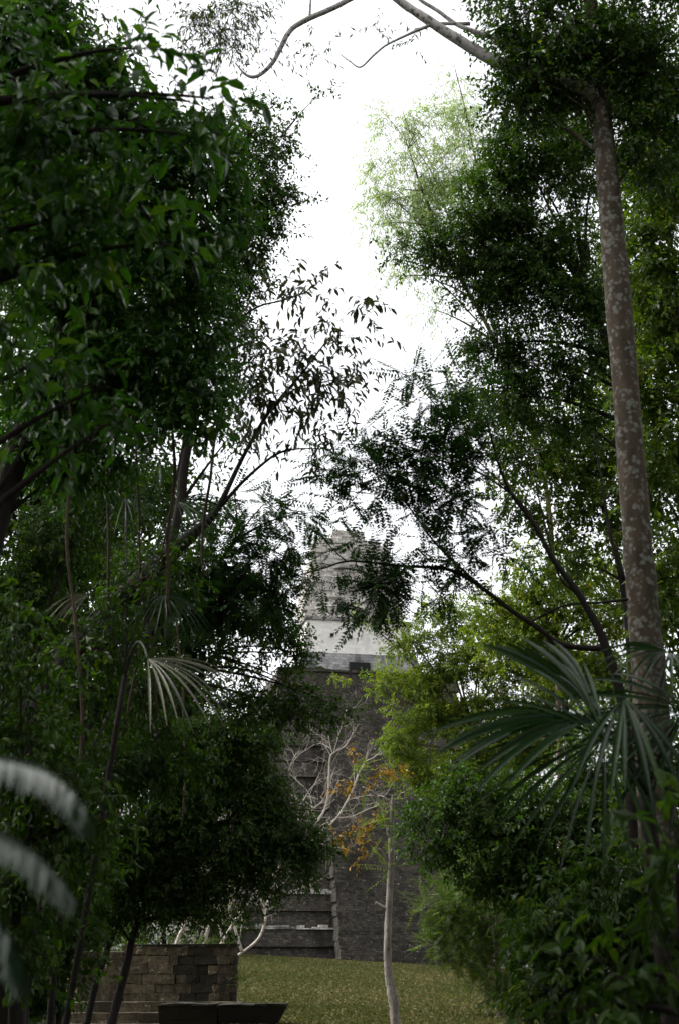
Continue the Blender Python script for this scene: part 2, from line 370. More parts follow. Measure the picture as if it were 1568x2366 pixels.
NT = [0]
def tree(name, label, trunk, d, blobs, st, lmat, bmat, limbs=(), cat='tree', group=None, thick=0.8, auto=True, foot=None, jit=0.03, smat=None, branch_mesh=None):
    """trunk: list of (px, py, width) from the foot upwards; blobs: (px, py, rx, ry, tau[, depth])"""
    NT[0] += 1; seed = 100+NT[0]*17; r = np.random.default_rng(seed+5)
    q, w = path_px(trunk, d)
    g0 = q[0].copy()
    if foot: g0[0] += foot
    g0[2] = ground_z(g0[0], g0[1]) - 0.15
    g0[2] = min(g0[2], q[0][2]) if abs(g0[2]-q[0][2]) < 0.05 else g0[2]
    if q[0][2] > g0[2]+0.05:
        dz = q[0][2]-g0[2]; t = np.linspace(0, 1, 7)[:-1, None]
        low = g0*(1-t) + q[0]*t; q = np.vstack((low, q)); w = np.concatenate((w[0]*(1+0.5*np.exp(-t[:, 0]*5)), w))
    base = g0.copy(); base[2] += 0.15
    o = thing(name, label, cat, base, group)
    mb = MB(); mb.tube(q, w, 12, jit)
    for lb in limbs:
        lq, lw = path_px(lb, d); mb.tube(lq, lw, 8, jit)
    ells = [ell(b[0], b[1], b[2], b[3], b[5] if len(b) > 5 else d, b[4], thick) for b in blobs]
    ea, eb = [], []
    for c, R, tau in ells:
        if auto:
            dist = np.linalg.norm(q - (c - np.array((0, 0, 0.6*np.linalg.norm(c-q[-1])*0.5))), axis=1); i = int(np.argmin(dist))
            i = min(i, len(q)-2)
            ln = np.linalg.norm(c-q[i])
            if ln > 0.3:
                bp = bez(q[i], c, (0, 0, 0.12*ln)+r.normal(size=3)*0.06*ln)
                r0 = min(w[i]*0.7, 0.012+0.018*ln); mb.tube(bp, np.linspace(r0, 0.006, len(bp)), 6, 0.05)
        for k in range(5):                                     # secondary branches inside the clump
            u = norm(r.normal(size=3)); e = c + u*R*0.85
            bp = bez(c, e, r.normal(size=3)*0.1*np.mean(R), 5)
            ea.append(bp[:-1]); eb.append(bp[1:])
    mb.build('trunk', bmat, o, base, smooth=True)
    extra = (np.concatenate(ea), np.concatenate(eb)) if ea else None
    if blobs: crown(ells, st, lmat, smat or bmat, o, base, seed, extra=extra)
    return o

# ------------------------------------------------------------------ ground
LAWN = ground_mat('lawn_grass', [(0.25,(0.016,0.016,0.005)),(0.42,(0.040,0.034,0.014)),(0.58,(0.066,0.052,0.023)),(0.8,(0.11,0.086,0.043))], scale=4.5, big=(0.11,(0.016,0.022,0.006),0.8), spec=0.0)
SOIL = ground_mat('forest_floor', [(0.3,(0.02,0.015,0.01)),(0.6,(0.05,0.038,0.024)),(0.8,(0.09,0.065,0.04))], scale=1.5, big=(0.2,(0.03,0.04,0.015),0.6))
def sheet(name, xs, ys, dz, m):
    V = [(x, y, ground_z(x, y)+dz(x, y)) for y in ys for x in xs]; nx = len(xs)
    f = np.array([(j*nx+i, j*nx+i+1, (j+1)*nx+i+1, (j+1)*nx+i) for j in range(len(ys)-1) for i in range(nx-1)], np.int32)
    me = np_mesh(name, V, [f], [m], smooth=True); o = link(bpy.data.objects.new(name, me)); tag(o, kind='structure'); return o
sheet('ground', list(np.linspace(-1400, -60, 8))+list(np.linspace(-50, 50, 26))+list(np.linspace(60, 1400, 8)), list(np.linspace(-600, 30, 6))+list(np.linspace(36, 160, 32))+list(np.linspace(200, 2500, 8)), lambda x, y: -0.03, SOIL)
sheet('lawn', list(np.linspace(-16, 34, 84)), list(np.linspace(37, 138, 110)), lambda x, y: 0.02*math.sin(x*0.9+math.sin(y*.4))*math.sin(y*0.5), LAWN)
def grass():
    r = np.random.default_rng(3); n = 110000
    y = 41 + 95*r.random(n)**0.75; x = (r.random(n)-0.5)*2*(y*0.15+3) + 2.5
    k = x > -0.105*y+1.0; x, y = x[k], y[k]; n = len(x)
    z = np.array([ground_z(a, b) for a, b in zip(x, y)])
    pos = np.stack((x, y, z-0.01), 1); d = norm(np.array((0, -0.25, 0.8))+r.normal(size=(n, 3))*0.4); nn = np.array((0, -1.0, 0.6))+r.normal(size=(n, 3))*0.4
    V, f, per = leaves_geo(pos, d, nn, (0.05+0.07*r.random(n))*(0.7+y/120), 1.1, LEAF3)
    patch = 0.5+0.25*np.sin(x*0.35+1.3*np.sin(y*0.11))+0.25*np.sin(y*0.21+x*0.17)
    tint = np.clip(0.25*patch + 0.75*r.random(n)**1.3, 0, 1)
    gm = leaf_mat('grass_blade', [(0.0,(0.048,0.062,0.022)),(0.35,(0.078,0.086,0.034)),(0.65,(0.112,0.106,0.050)),(0.9,(0.150,0.130,0.068)),(1.0,(0.21,0.18,0.105))], rough=0.9, spec=0.0, trans=0.2, tcol=(1.3,1.3,0.7))
    f_t = np.repeat(tint, per)
    me = np_mesh('grass', V, [f], [gm], f_t); tag(link(bpy.data.objects.new('grass', me)), kind='stuff')
grass()

# ------------------------------------------------------------------ temple
def temple():
    D = 150.0; rot = math.radians(12)
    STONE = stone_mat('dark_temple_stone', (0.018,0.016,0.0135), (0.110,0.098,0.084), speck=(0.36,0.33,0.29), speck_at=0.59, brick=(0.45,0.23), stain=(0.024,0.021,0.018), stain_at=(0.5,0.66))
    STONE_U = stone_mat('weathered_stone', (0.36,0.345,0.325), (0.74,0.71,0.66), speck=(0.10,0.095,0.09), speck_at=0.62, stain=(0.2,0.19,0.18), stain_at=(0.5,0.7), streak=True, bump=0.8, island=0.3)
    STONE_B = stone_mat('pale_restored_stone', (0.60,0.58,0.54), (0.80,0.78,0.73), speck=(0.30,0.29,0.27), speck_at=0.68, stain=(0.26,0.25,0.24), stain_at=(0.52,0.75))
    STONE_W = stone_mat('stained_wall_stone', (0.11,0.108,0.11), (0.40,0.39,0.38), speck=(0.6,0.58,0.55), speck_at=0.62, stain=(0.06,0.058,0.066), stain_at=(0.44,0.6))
    PALE = stone_mat('pale_edge_stone', (0.2,0.19,0.18), (0.75,0.72,0.66), speck=(0.06,0.06,0.05), speck_at=0.58, stain=(0.05,0.05,0.045), stain_at=(0.5,0.56), streak=False)
    DARK = mat('painted_opening_shade'); p = N(DARK[1], 'ShaderNodeBsdfPrincipled', Roughness=1.0); p.inputs['Base Color'].default_value = (0.01,0.01,0.01,1); DARK[1].links.new(p.outputs[0], DARK[2].inputs['Surface']); DARK = DARK[0]  # near-black colour stands in for the shade inside doorway and beam holes
    # axis: the middle of the stair foot is seen at px 880
    fx = P(920, 2214, 150-18.5*math.cos(rot))
    ox = fx[0] - 18.5*math.sin(rot); zb = 2.3
    o = thing('stone_temple', 'tall dark stepped stone temple with pale upper band and eroded roof comb beyond the lawn', 'temple', (ox, D, zb))
    o.rotation_euler = (0, 0, rot)
    ztop = P(850, 1568, D-5)[2] - zb
    n = 9; h = ztop/n; hw0, hw1, dp0, dp1 = 17.0, 8.6, 15.0, 7.0
    for i in range(n):
        a = i/n; b = (i+1)/n
        def R(t, inset): 
            w = hw0+(hw1-hw0)*t - inset; q = dp0+(dp1-dp0)*t - inset; return (-w, -q, w, q+2)
        z0 = i*h; mb = MB()
        mb.frustum(R(a, 0.05), z0, R(a, 0.35), z0+h*0.52)                       # lower wall
        mb.frustum(R(a, 0.02), z0+h*0.522, R(a, 0.28), z0+h)                    # projecting apron
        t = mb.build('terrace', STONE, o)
        cb = MB(); q = R(a, 0.20); x = q[0]; V = []; fs = []; nv = 0        # broken coping along the front edge, one uneven strip
        while x < q[2]-0.05:
            wd = min(0.45+0.8*rng.random(), q[2]-x); hh = 0.12+0.34*rng.random(); yf = q[1]-0.04-0.12*rng.random()
            for xx in (x, x+wd):
                V += [(xx, yf, z0+h+0.003), (xx, yf, z0+h+hh), (xx, q[1]+0.5, z0+h+hh), (xx, q[1]+0.5, z0+h+0.003)]
            x += wd
        m_ = len(V)//4
        for e in range(m_-1):
            for c4 in range(4): fs.append((e*4+c4, (e+1)*4+c4, (e+1)*4+(c4+1) % 4, e*4+(c4+1) % 4))
        fs += [(3,2,1,0), tuple((m_-1)*4+c4 for c4 in range(4))]
        cb.add(V, fs); cb.build('coping', PALE if i < 2 else STONE, t)
    ft = MB(); ft.box((-17.4, -15.5, -0.3), (17.4, -14.9, 0.42)); ft.build('footing', PALE, o)
    # stairway: steep flight of narrow steps
    mb = MB(); ns = 66; sw = 5.2; y0, y1 = -18.5, -7.6; sh = (ztop-0.2)/ns; sdp = (y1-y0)/ns
    prof = []
    for k in range(ns): prof += [(y0+k*sdp, k*sh), (y0+k*sdp, (k+1)*sh)]
    prof += [(y1+0.5, ns*sh), (y1+0.5, -0.4), (y0, -0.4)]
    V = []; 
    for k in range(ns):
        mb.box((-sw+0.06*rng.normal(), y0+k*sdp, (k*sh if k else -0.4)), (sw+0.06*rng.normal(), y0+k*sdp+2.2, (k+1)*sh), 0.015)
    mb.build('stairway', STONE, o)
    # shrine: stained lower wall with doorway, pale upper zone
    zt = ztop; zA = P(800, 1533, D+2)[2]-zb; zB = P(800, 1457, D+2)[2]-zb
    def px2x(px, py, ly):       # local x of a photo position on the plane local y = ly (small-angle)
        q = P(px, py, D+ly*math.cos(rot)); return (q[0]-ox + ly*math.sin(rot))*1.0/math.cos(rot)
    xl = px2x(694, 1500, 0.0); xr = -xl+0.4
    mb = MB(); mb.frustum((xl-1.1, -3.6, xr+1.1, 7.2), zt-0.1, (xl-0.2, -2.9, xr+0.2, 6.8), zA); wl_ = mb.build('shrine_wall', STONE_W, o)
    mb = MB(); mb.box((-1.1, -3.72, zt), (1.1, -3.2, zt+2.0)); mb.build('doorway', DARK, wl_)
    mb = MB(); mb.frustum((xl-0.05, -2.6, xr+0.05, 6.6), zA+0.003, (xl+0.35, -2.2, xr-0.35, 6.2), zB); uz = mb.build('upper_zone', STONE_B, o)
    mb = MB(); mb.box((xl+0.1, -2.4, zB+0.003), (xr-0.1, 6.4, zB+0.22)); mb.build('cornice', STONE_W, o)
    for px, py in ((766, 1472), (809, 1475), (766, 1548-20), (900, 1528)):
        q = P(px, py, D-2); lx = px2x(px, py, -2.4); lz = q[2]-zb
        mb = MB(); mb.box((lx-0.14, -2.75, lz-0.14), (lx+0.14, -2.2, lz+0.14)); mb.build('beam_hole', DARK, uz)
    # roof comb: courses of eroded blocks, stepping in towards the top
    zc0 = zB+0.225; ztop_c = P(825, 1236, D+3)[2]-zb; H = ztop_c - zc0
    mb = MB(); z = zc0; k = 0
    hw_b = (xr-xl)/2-0.35; xc = (xl+xr)/2
    while z < ztop_c-0.05:
        t = (z-zc0)/H; ch = 0.30+0.16*rng.random()
        if t < 0.47: hw, y0 = hw_b*(1-0.17*t), 0.3
        elif t < 0.62: hw, y0 = hw_b*(0.875-0.08*t), 0.9
        elif t < 0.885: hw, y0 = hw_b*(0.86-0.10*t), 1.3
        else: hw, y0 = hw_b*0.30, 1.7
        lo, hi = xc-hw, xc+hw
        if t >= 0.885: lo, hi = xc-hw_b*0.38, xc+hw_b*(0.32-0.3*(t-0.885))
        elif t > 0.80: lo += 0.9*(t-0.80)/0.085*1.0; hi -= 2.2*((t-0.80)/0.085)**2
        x = lo + 0.08*rng.normal(); x_end = hi + 0.08*rng.normal()
        while x < x_end-0.1:
            wd = min(0.5+0.8*rng.random(), x_end-x)
            mid = 0.22 if abs(x+wd/2-xc) < hw_b*0.62 and t < 0.8 else 0.0
            dy = 0.10*rng.normal()
            if x+wd < lo+0.9 and t < 0.8: dy += 0.6
            mb.box((x, y0-mid+dy, z), (x+wd-0.012, 5.2-1.5*t+0.1*rng.normal(), z+ch-0.006), 0.012)
            x += wd
        z += ch; k += 1
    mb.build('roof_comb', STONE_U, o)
temple()

# ------------------------------------------------------------------ stone ruins at the lower left
RUIN = stone_mat('mossy_ruin_stone', (0.018,0.0145,0.008), (0.135,0.108,0.068), speck=(0.36,0.31,0.23), speck_at=0.58, brick=(0.75,0.42), stain=(0.014,0.012,0.006), stain_at=(0.42,0.58), streak=True, bump=1.0, bmix=0.1, island=0.30)
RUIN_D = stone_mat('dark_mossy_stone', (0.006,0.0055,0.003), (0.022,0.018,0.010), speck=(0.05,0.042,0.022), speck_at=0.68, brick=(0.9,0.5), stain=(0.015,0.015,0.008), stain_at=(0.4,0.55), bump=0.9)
def ruins():
    d = 56.0; a = P(292, 2185, d); b = P(548, 2185, d); zb = P(400, 2317, d)[2]; g = ground_z(-6, d)
    o = thing('ruined_wall', 'low mossy wall of squared stone blocks under trees beside the lawn', 'wall', ((a[0]+b[0])/2, d, g))
    L = np.array((o.location.x, d, g)); mb = MB()
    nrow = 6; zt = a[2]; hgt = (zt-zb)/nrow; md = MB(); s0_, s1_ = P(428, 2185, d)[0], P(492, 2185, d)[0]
    for i in range(nrow):
        x = a[0]-0.02*i; z = zb+i*hgt
        while x < b[0]-0.05:
            wd = min(0.35+0.6*rng.random(), b[0]-x)
            if b[0]-x-wd < 0.2: wd = b[0]-x
            dy = 0.014*rng.normal(); m_ = md if s0_ < x+wd/2 < s1_ else mb  # blocks in the middle stretch take the darker stone
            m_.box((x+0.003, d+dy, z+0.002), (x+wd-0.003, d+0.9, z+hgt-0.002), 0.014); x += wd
    w = mb.build('masonry', RUIN, o, L); md.build('dark_masonry', RUIN_D, o, L)
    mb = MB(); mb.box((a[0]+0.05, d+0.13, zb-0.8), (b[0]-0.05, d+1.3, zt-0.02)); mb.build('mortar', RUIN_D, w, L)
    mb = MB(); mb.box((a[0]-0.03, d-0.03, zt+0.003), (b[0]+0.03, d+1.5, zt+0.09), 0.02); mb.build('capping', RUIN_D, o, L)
    c = P(180, 2200, d); e = P(286, 2200, d)
    mb = MB(); mb.box((c[0], d+0.25, zb), (e[0], d+1.5, c[2]), 0.02); mb.box((e[0]-0.75, d-0.08, zb), (e[0]-0.1, d+0.24, zb+0.75), 0.03)
    mb.build('side_wall', RUIN, o, L)
    # stepped platform in front
    s0 = P(128, 2316, 54.4); s1 = P(556, 2316, 54.4); s2 = P(128, 2340, 53)
    o2 = thing('stone_steps', 'dark mossy stone steps running below the ruined wall', 'steps', ((s0[0]+s1[0])/2, 54, ground_z(-6, 54)))
    L2 = np.array(o2.location)
    for (dd, py) in ((54.6, 2316), (53.4, 2341), (52.4, 2368)):
        q = P(128, py, dd); q2 = P(556, py, dd); mb = MB(); x = q[0]
        while x < q2[0]:
            wd = 0.7+0.6*rng.random(); mb.box((x+0.006, dd+0.02*rng.normal(), -0.4), (min(x+wd, q2[0])-0.006, dd+(1.6 if dd > 54 else 1.3), q[2]+0.008*rng.normal()), 0.012); x += wd
        mb.build('step', RUIN, o2, L2)
    # altar-like block with flaring top, nearest to the camera
    dd = 46.0; q0 = P(366, 2318, dd); q1 = P(662, 2318, dd); zt = q0[2]; ft = P(640, 2366, dd)
    o3 = thing('stone_block', 'dark stone block with flaring top edge in front of the steps at lower left', 'stone block', ((q0[0]+q1[0])/2, dd, ground_z(-4, dd)))
    L3 = np.array(o3.location); mb = MB(); sp = P(502, 2330, dd)[0]
    for (xa, xb, fl) in ((q0[0], sp-0.01, 0.0), (sp+0.03, q1[0], 1.0)):
        inset = (q1[0]-ft[0])*1.0
        mb.frustum((xa+0.02, dd+0.3, xb-inset*fl, dd+1.6), -0.3, (xa+0.02, dd+0.3, xb-inset*fl, dd+1.6), zt-0.62)
        mb.frustum((xa+0.02, dd+0.28, xb-inset*fl, dd+1.6), zt-0.615, (xa, dd, xb, dd+1.75), zt-0.08)
        x = xa
        while x < xb-0.03:                                  # worn slabs along the rim
            wd = min(0.35+0.5*rng.random(), xb-x); t_ = 0.03*rng.random()
            mb.box((x+0.003, dd-0.03+0.02*rng.normal(), zt-0.078), (x+wd-0.003, dd+1.75, zt-t_), 0.012); x += wd
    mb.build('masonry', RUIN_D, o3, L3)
ruins()

# ------------------------------------------------------------------ trees, left side
tree('broadleaf_tree', 'nearest blurred glossy broadleaf tree filling the upper left corner', [(-260,2300,90),(-230,1200,80),(-200,500,60),(-120,200,40)], 6.6,
     [(20,200,150,200,1.6),(150,330,190,150,1.5),(300,300,100,60,1.0),(40,480,150,150,1.6),(230,480,160,120,1.2),(370,560,90,60,.7),(420,310,80,45,.6),(495,228,50,30,.30),(325,112,45,12,.35),(440,235,40,20,.3),
      (190,560,60,50,1.2),(60,850,140,60,1.0),(220,900,80,90,.9),(250,980,50,50,.6),(60,1010,120,50,.7),(10,740,90,90,1.2),(20,620,120,60,1.2)], B_NEAR, LEAF_GLOSS, BARK_DARK)
tree('broadleaf_tree', 'big dense glossy broadleaf tree with drooping leaves at left against the sky', [(-120,2300,90),(-80,1500,80),(40,1050,60),(200,650,40),(300,400,20)], 14,
     [(80,60,110,90,4),(60,120,170,120,4),(190,190,140,100,4),(280,270,140,100,4),(410,345,120,100,3.6),(490,330,70,60,2.4),(440,470,150,110,4),(300,470,160,140,4),(120,420,180,220,4),(400,620,130,110,4),
      (230,700,190,150,4),(450,750,85,90,3.6),(475,900,65,90,3.6),(350,850,130,110,4),(140,900,180,140,4),(400,980,110,60,2.4),(180,1060,170,80,3.0)], B_MID, LEAF_GLOSS, BARK_DARK)
tree('dark_leaved_tree', 'tall small-leaved tree with airy dark crown against sky at left centre', [(60,2300,20),(140,1900,20),(330,1500,20),(410,1200,22),(430,1050,22),(490,650,12),(560,450,6)], 23,
     [(590,420,85,140,2.6),(560,560,75,100,2.8),(640,340,50,55,1.8),(590,260,50,45,1.6),(540,300,60,60,2.2),(655,440,28,60,1.2),(700,255,50,20,.30),(745,212,35,10,.18),(700,465,42,12,.4),(655,535,26,26,.8),(615,490,50,80,2.2),
      (520,690,65,90,2.6),(545,640,60,60,2.4),(545,780,50,80,2.0),(540,1000,40,70,1.4),(550,900,40,70,1.4)], B_SMALL, LEAF_DARK, BARK_DARK)
tree('loose_twigged_tree', 'leaning thick-trunked tree with loose hanging leaves spread over the white sky', [(20,2340,80),(60,1900,80),(120,1600,80),(240,1440,70),(350,1320,50),(450,1230,26),(500,1180,15),(560,1060,10),(620,955,8),(700,860,5),(760,780,3)], 17,
     [(600,700,65,50,0.36),(700,680,100,60,0.33),(790,740,70,70,0.36),(840,730,35,60,0.21),(680,860,120,70,0.66),(775,885,60,55,1.02),(590,930,60,90,0.96),(738,970,50,42,0.78),(650,940,50,70,0.66),(570,820,50,100,0.96),(720,1045,70,14,0.21),(810,930,26,50,0.30),(660,640,60,40,0.15),(690,1000,60,40,0.30),(660,800,50,50,0.54),(770,820,60,40,0.42)],
     B_LOOSE, LEAF_BROWNISH, BARK_DARK, limbs=[[(440,1240,18),(510,1170,11),(560,1115,8),(610,1070,7),(645,1047,6),(690,1037,4),(785,1038,2)], [(470,800,7),(585,715,5),(650,695,4),(700,678,3),(740,648,2)], [(620,955,6),(680,900,4),(760,880,3),(800,870,2)]], auto=False)
tree('feathery_tree', 'dark fine-leaved feathery tree just left of the temple comb', [(120,2300,16),(200,1700,15),(360,1450,14),(480,1330,12),(560,1230,7)], 19,
     [(610,1165,60,30,2.0),(560,1215,60,35,2.4),(650,1205,55,28,2.0),(680,1255,50,36,2.2),(690,1310,32,36,2.4),(600,1300,100,50,3.6),(500,1290,90,60,3.6),(540,1390,120,70,3.8),(630,1370,60,50,3.2),(440,1380,110,80,3.6),(540,1140,40,20,1.2),(720,1185,36,16,1.0)],
     B_FEATH, LEAF_FEATHER, BARK_DARK)
tree('dark_leaved_tree', 'dense dark small-leaved tree left of the pale temple band', [(140,2300,14),(240,1900,14),(400,1650,12),(520,1480,8)], 26,
     [(560,1400,120,70,3.8),(650,1450,60,40,3.2),(685,1515,32,50,3.0),(640,1500,50,40,1.8),(480,1480,100,60,2.4),(600,1560,70,30,1.2),(690,1590,28,35,2.2),(560,1540,60,40,1.0),(400,1480,90,90,2.6),(340,1350,120,100,3.6),(560,1640,110,40,3.6),(680,1645,80,32,3.8),(755,1648,50,24,3.2),(800,1645,25,14,2.0)],
     B_SMALL, LEAF_DARK, BARK_DARK)
tree('dark_leaved_tree', 'low spreading dark tree on two bent stems above the mossy wall', [(258,2366,22),(275,2300,20),(296,2220,18),(312,2150,15),(360,2030,12),(420,1900,8)], 32,
     [(580,1720,80,60,3.8),(480,1740,140,90,4),(590,1820,80,70,3.8),(650,1890,60,50,3.4),(715,1945,55,42,3.4),(640,1970,110,70,4),(760,1950,24,22,1.8),(520,1920,150,120,4.2),(580,2050,100,50,2.6),(690,2025,55,28,2.0),(400,1850,150,150,4.4),(430,2020,140,90,4.0),(300,1960,150,130,4.2),
      (520,2120,70,40,1.2),(440,2110,90,45,1.4),(330,2090,110,50,2.4),(220,2080,120,80,3.4)], B_SMALL, LEAF_DARK, BARK_DARK,
     limbs=[[(200,2372,18),(215,2300,17),(236,2230,16),(262,2160,13),(300,2050,9)]])
# backdrop forest on the left: separate trees further in
for (lab, tr, d, bl) in (
    ('dark forest tree standing deep in shade at the far left edge', [(-40,2300,30),(20,1600,26),(60,1200,14)], 30, [(60,1150,170,150,4),(200,1180,150,120,3),(100,1380,180,150,4.4),(60,1620,160,160,4.4),(160,1860,190,150,4.6),(60,2060,150,150,4.6)]),
    ('shaded forest tree behind the leaning trunk and dry palm fronds', [(120,2300,24),(200,1800,24),(260,1300,12)], 36, [(330,1130,130,80,1.6),(230,1280,150,120,3.0),(270,1500,170,120,4.2),(260,1680,170,110,4.6),(400,1640,130,80,4.0),(420,1200,90,60,1.2),(500,1560,90,50,1.0),(450,1760,130,90,4)]),
    ('tall shaded forest tree behind the big glossy crown', [(100,2300,30),(150,1200,26),(180,600,12)], 38, [(120,330,170,200,3.2),(150,650,220,200,3.6),(320,720,150,140,3.4),(150,950,220,150,3.4),(360,900,110,90,2.8),(390,1070,110,60,1.5),(290,1150,120,80,2.4),(470,1200,70,70,1.6),(230,1700,120,90,3),(420,1600,90,60,1.6)]),
    ('low shrubby tree filling the shade at the lower left corner', [(60,2366,20),(75,2200,18),(100,2080,10)], 26, [(70,2200,120,110,4.4),(20,2320,110,80,4),(160,1990,120,100,4.4),(190,2200,60,70,2.4),(230,2150,70,50,3,60),(150,2180,70,60,3,60)]),
    ('dark understory tree with blue-green leaves below the leaning trunk', [(30,2366,24),(40,2100,22),(80,1850,12)], 12, [(40,1700,130,120,2.4),(120,1830,120,110,2.2),(60,1980,140,120,2.4),(50,2150,110,120,2.2),(230,1900,80,70,1.4),(60,1500,110,120,1.8)]),
    ('dark understory tree in front of the dry palm at left', [(-60,2366,24),(0,1900,22),(90,1500,12)], 20, [(100,1250,130,110,2.6),(230,1130,120,90,1.6),(300,1400,90,60,2.2,15),(400,1300,60,50,1.4,15),(220,1500,80,70,2.2,15),(200,1600,90,90,2.0,15),(130,1780,110,100,2.0,15),(420,1330,60,40,.6,15),(60,1400,130,120,2.6),(330,1600,110,70,2.2),(260,1760,120,100,2.6),(380,1760,100,80,2.6)])):
    tree('forest_tree', lab, tr, d, bl, B_MID if d < 22 else B_FAR, LEAF_DARK, BARK_DARK)

# ------------------------------------------------------------------ trees, right side
tall = tree('tall_tree', 'tall straight tree with lichen-spotted trunk and heavy arching grey limb at right', [(1535,2400,96),(1512,1800,88),(1497,1560,78),(1484,1400,73),(1468,1200,67),(1444,900,62),(1420,605,60),(1386,230,42),(1368,60,34),(1352,-120,24)], 17,
     [(1290,80,150,90,4),(1190,20,70,45,1.6),(1185,105,55,45,2.4),(1430,110,150,110,4),(1540,180,90,140,4),(1260,200,130,60,4),(1200,250,70,55,3.4),(1340,225,100,50,3.4),(1500,330,80,120,4),(1150,-60,120,60,1.6),(1300,-90,160,80,3.6),(1480,-80,160,100,3.6),(1240,140,90,60,3.5)],
     B_SMALL, LEAF_DARK, BARK_TALL, jit=0.03,
     limbs=[], auto=True)
def tall_limbs():
    base = np.array(tall.location); d = 17
    for pts in ([(1395,235,40),(1330,195,36),(1215,165,30),(1140,140,28),(1090,112,27),(1030,75,24),(985,45,22),(940,15,20),(905,-10,18),(870,-22,15),(820,-8,13),(770,18,13),(715,42,13),(680,62,12),(663,82,12),(648,112,11),(630,145,10),(605,170,9),(585,178,8),(568,172,6),(552,155,4),(545,145,3)],
                [(1290,180,14),(1200,120,13),(1130,85,12),(1060,60,10),(1010,25,9),(970,0,8),(940,-30,6)],
                [(1085,55,9),(1010,55,8),(975,65,8),(930,85,6),(890,105,5),(862,128,5),(832,155,4),(808,142,3),(785,125,2)],
                [(715,44,6),(718,0,5),(722,-40,4)]):
        mb = MB(); q, w = path_px(pts, d); mb.tube(q, w, 9, 0.03)
        mb.build('branch', BARK_LIMB, tall, base, smooth=True)
    r = np.random.default_rng(5); sa, sb = [], []
    for pts in ([(627,147,0),(590,147,0),(550,145,0),(500,150,0),(460,125,0),(438,92,0)], [(661,84,0),(640,92,0),(612,82,0),(588,58,0),(560,30,0),(540,0,0)],
                [(552,155,0),(530,130,0),(520,90,0),(515,40,0),(520,0,0)], [(716,52,0),(722,80,0),(722,115,0),(712,138,0),(700,160,0)], [(722,118,0),(745,120,0),(752,100,0)],
                [(832,155,0),(825,170,0)], [(890,102,0),(880,70,0),(860,50,0)], [(985,45,0),(960,30,0),(900,25,0),(860,0,0)], [(930,85,0),(880,80,0),(850,90,0)], [(808,142,0),(800,120,0),(775,95,0),(785,60,0)], [(975,65,0),(968,95,0)],
                [(862,128,0),(868,110,0)], [(500,150,0),(470,150,0),(440,140,0)], [(588,58,0),(560,70,0),(520,60,0)]):
        q = smooth_path(np.array([P(a, b, d) + r.normal(size=3)*0.02 for a, b, _ in pts]), 4); sa.append(q[:-1]); sb.append(q[1:])
    bl = [(470,60,70,50,.5),(520,105,60,40,.7),(440,40,40,45,.45),(585,30,40,40,.5),(540,30,60,40,.7),(440,120,30,26,.5),(722,95,16,36,.2),(650,130,20,30,.12),(860,60,50,40,.06),(960,95,20,30,.2),(520,60,60,60,.5),(300,45,90,22,.14),(745,120,14,16,.15),(600,120,30,30,.18)]
    crown([ell(*b[:4], d, b[4]) for b in bl], B_NARROW2, LEAF_MID, BARK_BROWN, tall, base, 77, name='hanging_foliage', extra=(np.concatenate(sa), np.concatenate(sb)))
tall_limbs()
tree('dark_leaved_tree', 'dark dense tree in mid right behind the lichen-spotted trunk', [(1540,2300,36),(1480,1400,32),(1430,900,24),(1330,620,12)], 25,
     [(1230,390,110,80,4),(1140,450,85,90,3.8),(1100,560,110,80,4),(1000,580,85,38,3.2),(920,575,45,18,1.6),(1190,600,120,90,4),(1280,700,120,80,3.0),(1160,690,100,50,3.4),(1330,540,70,60,1.6),(1130,805,75,50,3.4),(1230,840,100,70,3.2),(1340,820,80,110,2.6),(1180,920,100,60,2.8),(1310,310,100,70,3.6),(1180,320,70,50,3.4),(1310,960,100,80,2.8),(1360,680,60,90,2.2),(1300,450,70,60,1.6),(1370,400,60,90,2.0),(1180,520,90,60,3.4),(1270,560,80,60,3),(1090,660,40,30,2.0),(1040,640,30,20,1.2)],
     B_SMALL, LEAF_DARK, BARK_DARK)
tree('forest_tree', 'deep green tree crowding the right edge behind the tall trunk', [(1620,2300,30),(1600,1400,26),(1560,700,12)], 28,
     [(1520,420,90,110,4),(1500,600,70,90,3),(1540,720,70,130,4),(1510,860,70,100,3.2),(1540,1000,60,120,4),(1510,1120,60,90,2.8),(1540,1260,60,110,3.6),(1520,1380,60,90,3.0),(1500,520,60,120,3),(1480,960,50,120,2.6),(1540,1480,50,90,3),(1550,1620,50,100,3),(1545,1760,60,90,3),(1500,1900,90,110,3)], B_FAR, LEAF_MID, BARK_DARK)
tree('forest_tree', 'slender light-leaved tree with sky showing through, left of the tall trunk', [(1470,2300,22),(1455,1500,20),(1400,1200,12),(1320,1000,6)], 40,
     [(1250,1020,120,90,2.03),(1150,960,90,70,2.03),(1340,1050,110,110,2.43),(1250,1150,130,90,1.89),(1380,1200,90,130,2.70),(1180,1060,90,70,1.62),(1310,1290,110,70,2.16),(1400,1000,60,140,3.24),(1070,930,70,60,1.62),(1410,700,40,160,2.70)], B_FAR, LEAF_MID, BARK_DARK)
tree('forest_tree', 'distant tall forest tree filling the sky gaps at the upper right edge', [(1500,2300,24),(1490,1400,20),(1470,600,10)], 46,
     [(1400,150,180,150,2.6),(1500,420,120,160,2.6),(1330,330,130,120,1.6),(1490,720,100,160,2.6),(1370,600,80,120,1.0),(1500,1050,90,180,3),(1370,860,90,120,1.2),(1530,1350,60,150,3)], B_FAR, LEAF_MID, BARK_DARK)
